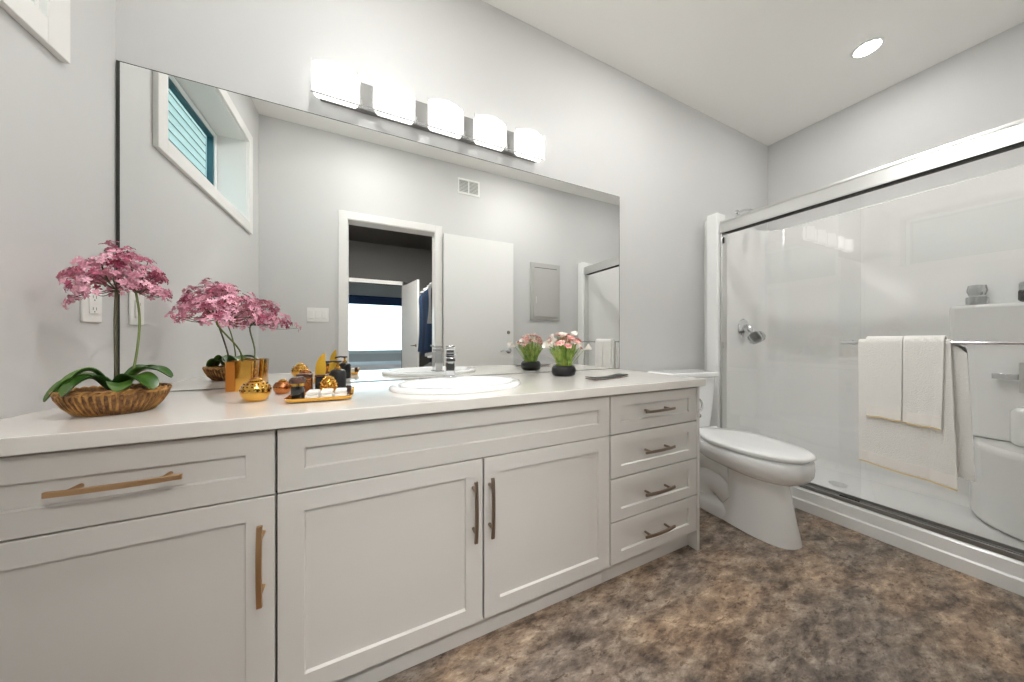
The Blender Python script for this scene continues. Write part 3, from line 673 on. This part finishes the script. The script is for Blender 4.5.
MB().box(-.075,-.14,-.078,-.0005,-.04,.078).build('mount', M['satin'], gb, bevel=.003)
MB().box(-.037,.01,-.011,-.0005,.03,.011).build('post', M['chrome'], gb, bevel=.002)

# bottles on the ledge
b1 = thing('glass_bottle', 'small clear faceted bottle with silver collar on the shower ledge', 'bottle', (3.148, .425, 1.2155))
MB().box(-.025,-.028,0,.025,.028,.035).build('body', M['crystal'], b1, bevel=.005)
MB().box(-.017,-.02,.0355,.017,.02,.042).build('collar', M['satin'], b1, bevel=.001)
MB().lathe([(0,0),(.022,0),(.028,.02),(.024,.045),(0,.05)], (0,0,.0425), 8).build('stopper', M['crystal'], b1, smooth=0)
b2 = thing('shampoo_bottle', 'black-labelled clear bottle with red cap on the shower ledge', 'bottle', (3.148, .268, 1.2155))
MB().box(-.026,-.026,0,.026,.026,.085).build('body', M['crystal'], b2, bevel=.01, seg=3)
MB().box(-.0268,-.0268,.004,.0268,.0268,.05).build('black_label', M['black'], b2, bevel=.006, seg=2)
MB().lathe([(0,.086),(.010,.086),(.010,.097),(0,.097)], (0,0,0), 14).build('neck', M['crystal'], b2)
for o_ in (b1, b2): o_.scale = (1.25,)*3
MB().lathe([(0,.0975),(.015,.0975),(.015,.12),(0,.122)], (0,0,0), 16).build('cap', M['red'], b2)

# ------------------------------------------------------------------ towels on the bar
def towel(yA, yB, zf, zb, off, label, name, seed, lean=.0, yA2=None, yB2=None, folds=1.0, rear=0):
    """cloth draped over the bar: front drop to zf, rear drop to zb; yA/yB top corners, yA2/yB2 bottom corners"""
    random.seed(seed); ph = random.random()*6
    yA2 = yA if yA2 is None else yA2; yB2 = yB if yB2 is None else yB2
    bx, bz, r = 2.295, 1.0, .0085+off
    t = thing(name, label, 'towel', (bx, (yA+yB)/2, bz), group=None)
    NU = 40
    def section(u, th):   # outline in (x, z) from the front hem over the bar to the rear hem
        P = []
        n1 = 26
        for i in range(n1):
            q = i/n1; P.append((-r-th, zf+(bz-zf)*q, 1-q, -1))
        for i in range(9):
            a = PI-PI*i/8; P.append(((r+th)*math.cos(a), bz+(r+th)*math.sin(a), 0, 0))
        for i in range(1, n1+1):
            q = i/n1; P.append((r+th, bz-(bz-zb)*q, q, 1))
        return P
    TH = .008
    rings = []
    for iu in range(NU+1):
        u = iu/NU
        out = []
        for th, rev in ((TH, False), (0.0, True)):
            sec = section(u, th)
            if rev: sec = sec[::-1]
            for x_, z_, d_, side in sec:
                y_ = (yA+(yB-yA)*u)*(1-d_)+(yA2+(yB2-yA2)*u)*d_
                wv = (.007*math.sin(u*5.5+ph+d_*.8)+.003*math.sin(u*13+ph*2))*d_*folds
                if side > 0: wv = abs(wv)*.6+.001*d_; y_ -= rear*u*min(1, d_*25)
                if side < 0: wv = -abs(wv)-.0005*d_
                zz = z_ + (lean*(u-.5))*d_ + .002*math.sin(u*9+ph)*d_
                out.append((x_+wv, y_-(yA+yB)/2, zz-bz))
        rings.append(out)
    MB().loft(rings).build('cloth', M['towel'], t, smooth=70)
    # woven band and hem along the front drop
    for nm, q0, q1, mm, pad in (('woven_band', .16, .24, M['towelband'], .0012), ('hem', .0, .018, M['hem'], .0016)):
        if nm == 'hem': q1 = .006/(bz-zf)
        else:
            q0 = .05/(bz-zf); q1 = .062/(bz-zf)
            q0, q1 = .012/(bz-zf), .055/(bz-zf)
        rr = []
        for iu in range(NU+1):
            u = iu/NU; o_ = []
            for q, px in ((q0, -TH-pad), (q1, -TH-pad), (q1, -TH+.002), (q0, -TH+.002)):
                d_ = 1-q; z_ = zf+(bz-zf)*q
                y_ = (yA+(yB-yA)*u)*(1-d_)+(yA2+(yB2-yA2)*u)*d_
                wv = (.007*math.sin(u*5.5+ph+d_*.8)+.003*math.sin(u*13+ph*2))*d_*folds
                wv = -abs(wv)-.0005*d_
                o_.append((-r+px+wv, y_-(yA+yB)/2, z_+(lean*(u-.5))*d_+.002*math.sin(u*9+ph)*d_-bz-(.001 if nm=='hem' else 0)))
            rr.append(o_)
        MB().loft(rr).build(nm, mm, t, smooth=60)
    return t
towel(.645, .372, .385, .43, 0.0005, 'large cream bath towel hanging lowest over the shower door bar', 'bath_towel', 3, lean=-.03, yA2=.640, yB2=.352, rear=.036)
towel(.616, .500, .632, .66, .0150, 'cream hand towel over the bath towel, on the left', 'hand_towel', 5, lean=-.004, yA2=.612, yB2=.502, folds=.3)
towel(.497, .385, .622, .65, .0165, 'cream hand towel over the bath towel, on the right', 'hand_towel', 8, lean=-.006, yA2=.497, yB2=.392, folds=.3)

# ------------------------------------------------------------------ orchids
def blossom_mesh(size, seed):
    """a sprig of four small five-petalled florets"""
    random.seed(seed); mb = MB()
    for f_ in range(5):
        fa = 2*PI*f_/4+random.uniform(-.4,.4); base = Vector((size*1.0*math.cos(fa), size*1.0*math.sin(fa), random.uniform(-.7,.7)*size)) if f_ < 4 else Vector((0,0,size*.6))
        q = Vector((base.x*45+random.uniform(-.5,.5), base.y*45+random.uniform(-.5,.5), .9)).to_track_quat('Z','Y')
        for k in range(5):
            a = 2*PI*k/5+random.uniform(-.2,.2); L = size*random.uniform(.7,.95); wd = size*.26
            ca, sa = math.cos(a), math.sin(a); pts = []; cup = random.uniform(.2,.7)
            for r_, w_ in ((.05,.25),(.5,1),(.85,.75),(1,.12)):
                for sg in (-1,0,1):
                    x_ = r_*L; y_ = sg*w_*wd; z_ = cup*L*r_*(1.3-r_)*1.6+(-.10*size if sg == 0 else 0)
                    pts.append(tuple(base+q @ Vector((x_*ca-y_*sa, x_*sa+y_*ca, z_))))
            mb.add(pts, [(i*3+j, i*3+j+1, (i+1)*3+j+1, (i+1)*3+j) for i in range(3) for j in range(2)])
    return mb
def strap_leaf(mb, path, wd, th=.0022):
    P = smoothpath(path, 7); n = len(P); rings = []
    for i, p in enumerate(P):
        t = i/(n-1); tg = (P[min(i+1,n-1)]-P[max(i-1,0)]).normalized(); side = tg.cross(Vector((0,0,1)))
        side = side.normalized() if side.length > 1e-4 else Vector((1,0,0)); up = side.cross(tg)
        w_ = wd*max(.04, (math.sin(PI*min(1,(t*.92+.08)))**.6))
        ring_ = []
        for sg, dz in ((-1,.25),(-.5,.06),(0,-.08),(.5,.06),(1,.25)): ring_.append(p+side*w_*sg+up*w_*dz)
        for sg, dz in ((1,.25),(.5,.06),(0,-.08),(-.5,.06),(-1,.25)): ring_.append(p+side*w_*sg*.98+up*(w_*dz-th))
        rings.append([tuple(q) for q in ring_])
    mb.loft(rings)
def flower_head(root, c, ext, n, stem_tops, size, seed, name='blossom', extra=()):
    """blossoms on an umbel: c centre (world), ext half-extents"""
    random.seed(seed); protos = []
    off = Vector(root.location); br = MB(); placed = []
    pts = []
    for i in range(n):
        for _ in range(30):
            a = random.uniform(0, 2*PI); rr = math.sqrt(random.random()); zz = (1-rr*rr)**.5*random.uniform(-.15,1)-.6*rr*rr*random.uniform(.3,1)-.05
            p = Vector((c[0]+ext[0]*rr*math.cos(a), c[1]+ext[1]*rr*math.sin(a), c[2]+ext[2]*zz))
            if all((p-q).length > size*.9 for q in pts): break
        pts.append(p)
    pts += [Vector(e) for e in extra]
    for i, p in enumerate(pts):
        s = min(stem_tops, key=lambda q: (Vector(q)-p).length); s = Vector(s)
        mid = s.lerp(p, .55)+Vector((0,0,-.012 if i % 2 else .004))
        
        if i % 3 == 0: br.tube(smoothpath([s, mid, p], 4), .0009, 5)
        if i < 3:
            o = blossom_mesh(size, seed+i).build(name, M['petal'], root, smooth=60); protos.append(o)
        else:
            o = random.choice(protos).copy(); COL.objects.link(o); o.parent = root
        out = (p-Vector((c[0], c[1], c[2]-ext[2]*.9))).normalized()
        o.location = p-off; o.rotation_euler = (out+Vector((random.uniform(-.5,.5),random.uniform(-.5,.5),random.uniform(-.3,.3)))).to_track_quat('Z','Y').to_euler()
        k = random.uniform(.75,1.15); o.scale = (k,k,k)
    # deep ends of the twigs: a few buds
    br.build('branches', M['darkstem'], root, world=True)

# orchid in the woven basket
ox, oy = -.578, 1.135
oc = thing('basket_orchid', 'pink orchid in a gold-brown woven basket at the left end of the worktop', 'potted orchid', (ox, oy, ZC))
bsx, bsy = .094, .074
prof = [(.62,.0008),(.70,.004),(.86,.022),(.97,.042),(1.0,.056)]
mb = MB(); N = 56
def bring(sc, z): return [(bsx*sc*math.cos(2*PI*j/N), bsy*sc*math.sin(2*PI*j/N), z) for j in range(N)]
mb.loft([bring(s_, z_) for s_, z_ in prof]+[bring(.95,.057), bring(.92,.045), bring(.80,.02), bring(.5,.012)])
mb.build('basket', M['grout'], oc, smooth=60)
rb = MB()
for j in range(100):
    a = 2*PI*j/100; tw = .05*(1 if j % 2 else -1)
    rb.tube([(bsx*s_*1.015*math.cos(a+tw*i_/4), bsy*s_*1.015*math.sin(a+tw*i_/4), z_) for i_, (s_, z_) in enumerate(prof)], .0019, 5)
rb.build('wicker_ribs', M['basketrib'], oc)
rm = MB()
for ph_ in (0, PI):
    rm.tube([(bsx*1.0*math.cos(a)*(1+.02*math.cos(18*a+ph_)), bsy*1.0*math.sin(a)*(1+.02*math.cos(18*a+ph_)), .057+.004*math.sin(18*a+ph_)) for a in [2*PI*i/144 for i in range(145)]], .0036, 6)
rm.build('rim', M['basketrib'], oc)
MB().loft([bring(.9,.040), bring(.7,.046), bring(.3,.050)]).build('moss', M['soil'], oc)
for pth, wd in (([(0,0,.05),(-.06,-.005,.085),(-.115,-.03,.075),(-.150,-.055,.030)], .026),
                ([(0,0,.05),(-.045,-.02,.10),(-.085,-.04,.092),(-.118,-.07,.045)], .022),
                ([(.0,-.01,.05),(-.03,-.05,.085),(-.06,-.08,.07),(-.075,-.098,.045)], .024),
                ([(0,0,.05),(.05,-.03,.085),(.09,-.05,.075),(.115,-.065,.05)], .026),
                ([(0,0,.05),(.05,.01,.095),(.10,.0,.098),(.135,-.005,.075)], .024),
                ([(0,.01,.05),(.03,.05,.10),(.06,.085,.095),(.085,.115,.07)], .024),
                ([(0,0,.05),(.03,-.05,.07),(.05,-.085,.062),(.05,-.10,.05)], .02)):
    pth = [(p[0]*(.62 if p[0] < 0 else .78), p[1]*.74, .05+(p[2]-.05)*.95+(.010 if abs(p[0])+abs(p[1]) > .05 else 0)) for p in pth]; lm = MB(); strap_leaf(lm, pth, wd*.98); lm.build('leaf', M['leaf'], oc, smooth=60)
hc = (-.622, 1.235, 1.185)
st1 = [(0,0,.05),(-.010,.02,.14),(-.026,.05,.24),(-.040,.082,.32)]
st2 = [(.018,.005,.05),(.022,.03,.14),(.012,.065,.24),(-.012,.10,.32)]
MB().tube(smoothpath(st1), .0034, 8).build('stem', M['darkstem'], oc)
MB().tube(smoothpath(st2), .0026, 8).build('stem', M['stem'], oc)
flower_head(oc, hc, (.090, .085, .095), 96, [(ox-.040, oy+.082, ZC+.32), (ox-.012, oy+.10, ZC+.32), (ox-.035, oy+.08, ZC+.27)], .0112, 11,
            extra=((-.705,1.235,1.125),(-.70,1.22,1.108)))

# orchid in the gold vase
vx, vy = -.412, 1.438
ov = thing('gold_vase_orchid', 'pink orchid in a square polished gold vase against the mirror', 'potted orchid', (vx, vy, ZC), math.radians(8))
def rrect(hw, hd, z, r=.006, n=4):
    P = []
    for sx_, sy_, a0 in ((1,1,0),(-1,1,PI/2),(-1,-1,PI),(1,-1,1.5*PI)):
        for i in range(n+1):
            a = a0+PI/2*i/n; P.append((sx_*(hw-r)+r*math.cos(a), sy_*(hd-r)+r*math.sin(a), z))
    return P
MB().loft([rrect(.036,.036,.0006), rrect(.038,.038,.004), rrect(.037,.037,.05), rrect(.040,.040,.108), rrect(.037,.037,.108), rrect(.034,.034,.03)]).build('vase', M['gold'], ov, smooth=40)
MB().box(-.0365,-.0405,.003,-.012,-.0385,.106).build('orange_face', M['orange'], ov)
MB().loft([rrect(.033,.033,.08), rrect(.03,.03,.09)]).build('moss', M['soil'], ov)
hv = Vector((-.430, 1.315, 1.118))
Rz = Matrix.Rotation(-math.radians(8),3,'Z')
top = Rz @ (Vector((-.432,1.33,1.08))-Vector((vx,vy,ZC)))
MB().tube(smoothpath([(.0,.0,.085), (-.005,-.02,.15), (top.x-.004,top.y+.015,.23), tuple(top)]), .0028, 8).build('stem', M['stem'], ov)
_l = ov.rotation_euler.z
ov.rotation_euler.z = 0   # flower head is laid out unrotated, then the whole thing turns about its base
flower_head(ov, (hv.x, hv.y, hv.z), (.108, .085, .085), 92, [tuple(Vector((vx,vy,ZC))+top)], .0112, 23, extra=((hv.x+.13,hv.y-.01,hv.z-.035),(hv.x+.142,hv.y-.015,hv.z-.05),(hv.x-.12,hv.y,hv.z-.03)))
ov.rotation_euler.z = _l*.0

# ------------------------------------------------------------------ gold jars
def jar(x, y, R0, m, name, label):
    t = thing(name, label, 'jar', (x, y, ZC))
    MB().lathe([(0,.0008),(.62*R0,.0008),(.68*R0,.05*R0),(.95*R0,.5*R0),(1.0*R0,.85*R0),(.92*R0,1.2*R0),(.68*R0,1.5*R0),(.44*R0,1.62*R0)], (0,0,0), 36, cap1=True).build('body', m, t)
    MB().lathe([(.44*R0,1.63*R0),(.46*R0,1.70*R0),(.34*R0,1.82*R0),(.1*R0,1.88*R0),(0,1.9*R0)], (0,0,0), 30).build('lid', M['gold'], t)
    ds = MB(); random.seed(5)
    for r_, zz, nn in ((.985,.95,20),(.90,1.22,18),(.76,1.42,14)):
        for i in range(nn):
            a = 2*PI*(i+.5*(zz > .8))/nn; c_ = Vector((R0*r_*math.cos(a), R0*r_*math.sin(a), R0*zz))
            nrm = Vector((math.cos(a), math.sin(a), (zz-.8)*.9)).normalized(); q = nrm.to_track_quat('Z','Y').to_matrix()
            ds.lathe([(0,-.001),(R0*.055,-.001),(R0*.055,.0008),(0,.0008)], c_, 8, R=q)
    ds.build('pierced_holes', M['brown'], t)
    return t
jar(-.303, 1.163, .0375, M['gold'], 'gold_jar', 'round pierced gold jar in front of the gold vase')
jar(-.262, 1.285, .0265, M['bronze'], 'gold_votive', 'small copper-gold pierced votive right of the round gold jar')

# ------------------------------------------------------------------ tray and what stands on it
tr_x, tr_y = -.128, 1.118
ty = thing('vanity_tray', 'white tray with raised gold rim left of the sink', 'tray', (tr_x, tr_y, ZC), math.radians(0))
TX, TYY = .089, .062
MB().loft([rrect(TX-.012,TYY-.012,.0008,.02,6), rrect(TX-.004,TYY-.004,.004,.022,6), rrect(TX,TYY,.014,.024,6), rrect(TX-.003,TYY-.003,.014,.022,6), rrect(TX-.010,TYY-.010,.006,.018,6)]).build('gold_rim', M['gold'], ty, smooth=40)
MB().loft([rrect(TX-.011,TYY-.011,.0062,.018,6), rrect(TX-.011,TYY-.011,.0072,.018,6)]).build('white_base', M['plastic'], ty)
hdl = MB().tube(smoothpath([(TX-.004,.02,.014),(TX-.002,.014,.028),(TX-.002,-.014,.028),(TX-.004,-.02,.014)]), .0035, 8); hdl.build('handle', M['gold'], ty)
tz = ZC+.0075
cj = thing('candle_jar', 'black candle jar with gold band and dark lid on the tray corner', 'candle', (-.186, 1.094, tz))
MB().lathe([(0,0),(.0165,0),(.0175,.003),(.0175,.040),(0,.040)], (0,0,0), 28).build('jar', M['black'], cj)
MB().lathe([(.0178,.0402),(.0180,.048),(0,.048)], (0,0,0), 28).build('band', M['gold'], cj)
MB().lathe([(.0,.0482),(.0205,.0482),(.0225,.052),(.0215,.060),(.015,.066),(0,.067)], (0,0,0), 28).build('lid', M['brown'], cj)
nw_l = ['white rolled washcloth on the tray beside the candle jar', 'white rolled washcloth in the middle of the tray', 'white rolled washcloth at the right end of the tray']
for i, lx in enumerate((-.148, -.112, -.074)):
    wc = thing('washcloth', nw_l[i], 'washcloth', (lx, 1.104, tz), group='white washcloths on the tray')
    sp = [( (.0065+.0007*a)*math.cos(a), (.0065+.0007*a)*math.sin(a)) for a in [i_*.35 for i_ in range(36)]]
    MB().box(-.0165,-.028,0,.0165,.028,.011).build('cloth', M['white'], wc, bevel=.004, seg=3)
    MB().box(-.0160,-.027,.0115,.0160,.027,.022).build('top_fold', M['white'], wc, bevel=.004, seg=3)
sr = thing('soap_ring', 'small dark ribbed roll standing on the right end of the tray', 'roll', (-.0535-.0, 1.128, tz))
MB().lathe([(0,0),(.007,0),(.0085,.004),(.007,.009),(.0085,.014),(.007,.019),(.0085,.024),(.006,.029),(0,.030)], (0,0,0), 16).build('body', M['brown'], sr)
# bottles behind the tray
pb = thing('perfume_bottle', 'copper and brown perfume bottle behind the candle jar', 'bottle', (-.190, 1.235, ZC))
MB().box(-.022,-.014,.0006,.022,.014,.055).build('body', M['bronze'], pb, bevel=.003)
MB().box(-.0225,-.0145,.0555,.0225,.0145,.070).build('cap', M['brown'], pb, bevel=.002)
pb2 = thing('dark_box', 'black square jar behind the middle of the tray', 'jar', (-.138, 1.228, ZC))
MB().box(-.020,-.018,.0006,.020,.018,.058).build('body', M['black'], pb2, bevel=.003)
MB().box(-.0205,-.0185,.0585,.0205,.0185,.066).build('lid', M['brown'], pb2, bevel=.002)
lf_ = thing('gold_leaf_ornament', 'upright matt gold leaf ornament behind the tray', 'ornament', (-.150, 1.275, ZC))
rings = []
for i in range(15):
    t = i/14; z = .030+.105*t; w_ = .0165*max(.06, math.sin(PI*(t*.86+.14))**.7); x_ = -.012+.026*t+.004*math.sin(t*6)
    rings.append([(x_-w_,0,z+.004),(x_,-.004,z),(x_+w_,0,z+.004),(x_,.003,z+.002)])
MB().loft(rings).build('leaf_blade', M['goldleaf'], lf_, smooth=40)
MB().tube([(-.012,0,.004),(-.012,0,.034)], .0025, 8).build('leaf_stalk', M['gold'], lf_)
MB().lathe([(0,.0006),(.016,.0006),(.015,.005),(.004,.008),(0,.008)], (-.012,0,0), 20).build('leaf_base', M['gold'], lf_)
pn = thing('gold_pinecone', 'gold pinecone ornament leaning by the black soap dispenser', 'ornament', (-.117, 1.200, ZC))
mb = MB().lathe([(0,.0006),(.012,.0006),(.020,.012),(.021,.028),(.016,.045),(.008,.060),(0,.066)], (0,0,0), 16)
for k in range(60):
    z = .004+.056*k/60; a = k*2.399963; r_ = (.021*math.sin(PI*min(1,(z+.012)/.080)))**1.0+.001
    q = Vector((math.cos(a), math.sin(a), .55)).to_track_quat('Z','Y').to_matrix()
    mb.lathe([(.0045,-.004),(.0035,.003),(0,.006)], (r_*math.cos(a), r_*math.sin(a), z), 5, R=q)
mb.build('scales', M['goldham'], pn)
sdp = thing('soap_dispenser', 'black soap dispenser with gold pump behind the tray', 'soap dispenser', (-.098, 1.315, ZC))
MB().lathe([(0,.0008),(.024,.0008),(.027,.004),(.027,.062),(.024,.070),(.012,.076),(0,.076)], (0,0,0), 32).build('bottle', M['blackm'], sdp)
MB().lathe([(.010,.0765),(.010,.084),(.0045,.086),(.0045,.100),(0,.100)], (0,0,0), 20).build('pump_collar', M['gold'], sdp)
MB().lathe([(.012,.1003),(.0125,.106),(0,.107)], (0,0,0), 20).tube([(0,0,.1035),(-.020,-.002,.1045),(-.038,-.004,.101),(-.040,-.004,.096)], .0035, 8).build('pump_head', M['blackm'], sdp)

# ------------------------------------------------------------------ bowl of flowers right of the sink
fp = thing('flower_bowl', 'black bowl of pink and white artificial flowers right of the sink', 'potted flowers', (.932, 1.325, ZC))
MB().lathe([(0,.0008),(.045,.0008),(.058,.006),(.063,.022),(.062,.040),(.055,.052),(.050,.054),(.046,.050),(.046,.040),(0,.040)], (0,0,0), 40).build('bowl', M['blackm'], fp, smooth=60)
MB().lathe([(0,.0402),(.045,.0402),(.043,.044),(0,.048)], (0,0,0), 24).build('moss', M['soil'], fp)
random.seed(77)
gr = MB()
for i in range(170):
    a = random.uniform(0,2*PI); r0 = .038*math.sqrt(random.random()); sp = random.uniform(.4,1.5); h = random.uniform(.095,.15)
    x_, y_ = r0*math.cos(a), r0*math.sin(a); dx, dy = math.cos(a)*sp*.038*(r0/.038+.35), math.sin(a)*sp*.038*(r0/.038+.35)
    wv = .0026; ax = random.uniform(0,PI); wx, wy = wv*math.cos(ax), wv*math.sin(ax)
    rr = []
    for t in (0,.35,.7,1):
        k = 1-.85*t**2; cx_, cy_, cz = x_+dx*t*t, y_+dy*t*t, .044+h*t-.008*t*t
        rr.append([(cx_-wx*k,cy_-wy*k,cz),(cx_+wy*.12,cy_-wx*.12,cz),(cx_+wx*k,cy_+wy*k,cz),(cx_-wy*.12,cy_+wx*.12,cz)])
    gr.loft(rr)
tag(gr.build('grass_blades', M['grass'], fp), kind='stuff')
def small_flower(kind):
    mb = MB(); n, L, wd, op = {'a':(6,.022,.0075,.9), 'b':(5,.017,.009,.55), 'c':(6,.027,.008,.32)}[kind]
    for k in range(n):
        a = 2*PI*k/n; ca, sa = math.cos(a), math.sin(a); pts = []
        for r_, w_ in ((.02,.3),(.4,1),(.75,.85),(1,.12)):
            for sg in (-1,0,1):
                x_ = r_*L*op+.001; y_ = sg*w_*wd; z_ = r_*L*(1-op*.55)+(.0 if sg == 0 else .0012)-(.006*op if r_ == 1 else 0)
                pts.append((x_*ca-y_*sa, x_*sa+y_*ca, z_))
        mb.add(pts, [(i*3+j, i*3+j+1, (i+1)*3+j+1, (i+1)*3+j) for i in range(3) for j in range(2)])
    mb.lathe([(0,-.004),(.003,0),(.003,.006),(0,.009)], (0,0,0), 6)
    return mb
pr = {}
stm = MB()
spec_ = []
for i in range(64):
    a = random.uniform(0,2*PI); rr = .094*math.sqrt((i+.5)/64); h = .160+.048*(1-(rr/.092)**2)+random.uniform(-.022,.014)
    spec_.append((rr*math.cos(a), rr*.9*math.sin(a), h, random.choice('aaabbbc')))
for x_, y_, h, kd in spec_:
    key = (kd, random.choice(['tulipp','tulipp','tulipl','tulipw']) if kd != 'c' else 'tulipw')
    if key not in pr:
        o = small_flower(kd).build('flower', M[key[1]], fp, smooth=60); pr[key] = o
    else:
        o = pr[key].copy(); COL.objects.link(o); o.parent = fp
    o.location = (x_, y_, h)
    o.rotation_euler = Vector((x_*7, y_*7, .7)).to_track_quat('Z','Y').to_euler()
    k = random.uniform(.8,1.15); o.scale = (k,k,k)
    stm.tube(smoothpath([(x_*.3, y_*.3, .045), (x_*.55, y_*.55, h*.6), (x_, y_, h)], 4), .0012, 5)
for lx, ly, lh in ((.105,-.035,.135),(-.10,-.02,.145),(.02,-.03,.19)):   # calla-like white blooms
    mb = MB(); rings = []
    for i in range(6):
        t = i/5; r_ = .003+.016*t**1.6
        rings.append([(r_*math.cos(2*PI*j/12)*(1+.5*t*(j in (0,1,11))), r_*math.sin(2*PI*j/12), .036*t+(.012*t if j in (0,1,11) else 0)) for j in range(12)])
    mb.loft(rings, True, False); o = mb.build('calla_bloom', M['tulipw'], fp, smooth=60); o.location = (lx, ly, lh)
    o.rotation_euler = Vector((lx*9, ly*9, .5)).to_track_quat('Z','Y').to_euler()
    stm.tube(smoothpath([(lx*.3, ly*.3, .045), (lx*.7, ly*.7, lh*.7), (lx, ly, lh)], 4), .0016, 6)
stm.build('flower_stems', M['grass'], fp)
tw = MB(); random.seed(9)
for i in range(7):   # pale wiry twigs
    a = random.uniform(-.9,.9)+(PI if i % 2 else 0); e = Vector((.11*math.cos(a), .08*math.sin(a), .11+random.uniform(-.05,.07)))
    tw.tube(smoothpath([(0,0,.045), e*.55+Vector((0,0,.03)), e], 5), .0009, 4)
tw.build('twigs', M['paper'], fp)

# ------------------------------------------------------------------ slim folded booklet
bk = thing('booklet', 'thin dark folded booklet lying near the right end of the worktop', 'booklet', (1.052, 1.13, ZC), math.radians(10))
def sheet(z0_, th, hx, hy, m, nm, curl):
    rings = []
    for i in range(17):
        t = i/16*2-1; z = z0_+curl*(t*t)
        rings.append([(t*hx*1.2,-hy,z),(t*hx*1.2,hy,z),(t*hx*1.2,hy,z+th),(t*hx*1.2,-hy,z+th)])
    return MB().loft(rings).build(nm, m, bk, smooth=40)
sheet(.0008,.0022,.104,.03,M['brown'],'back_cover',.004)
sheet(.0032,.0018,.103,.029,M['paper'],'pages',.0045)
sheet(.0052,.0022,.104,.03,M['blackm'],'front_cover',.007)
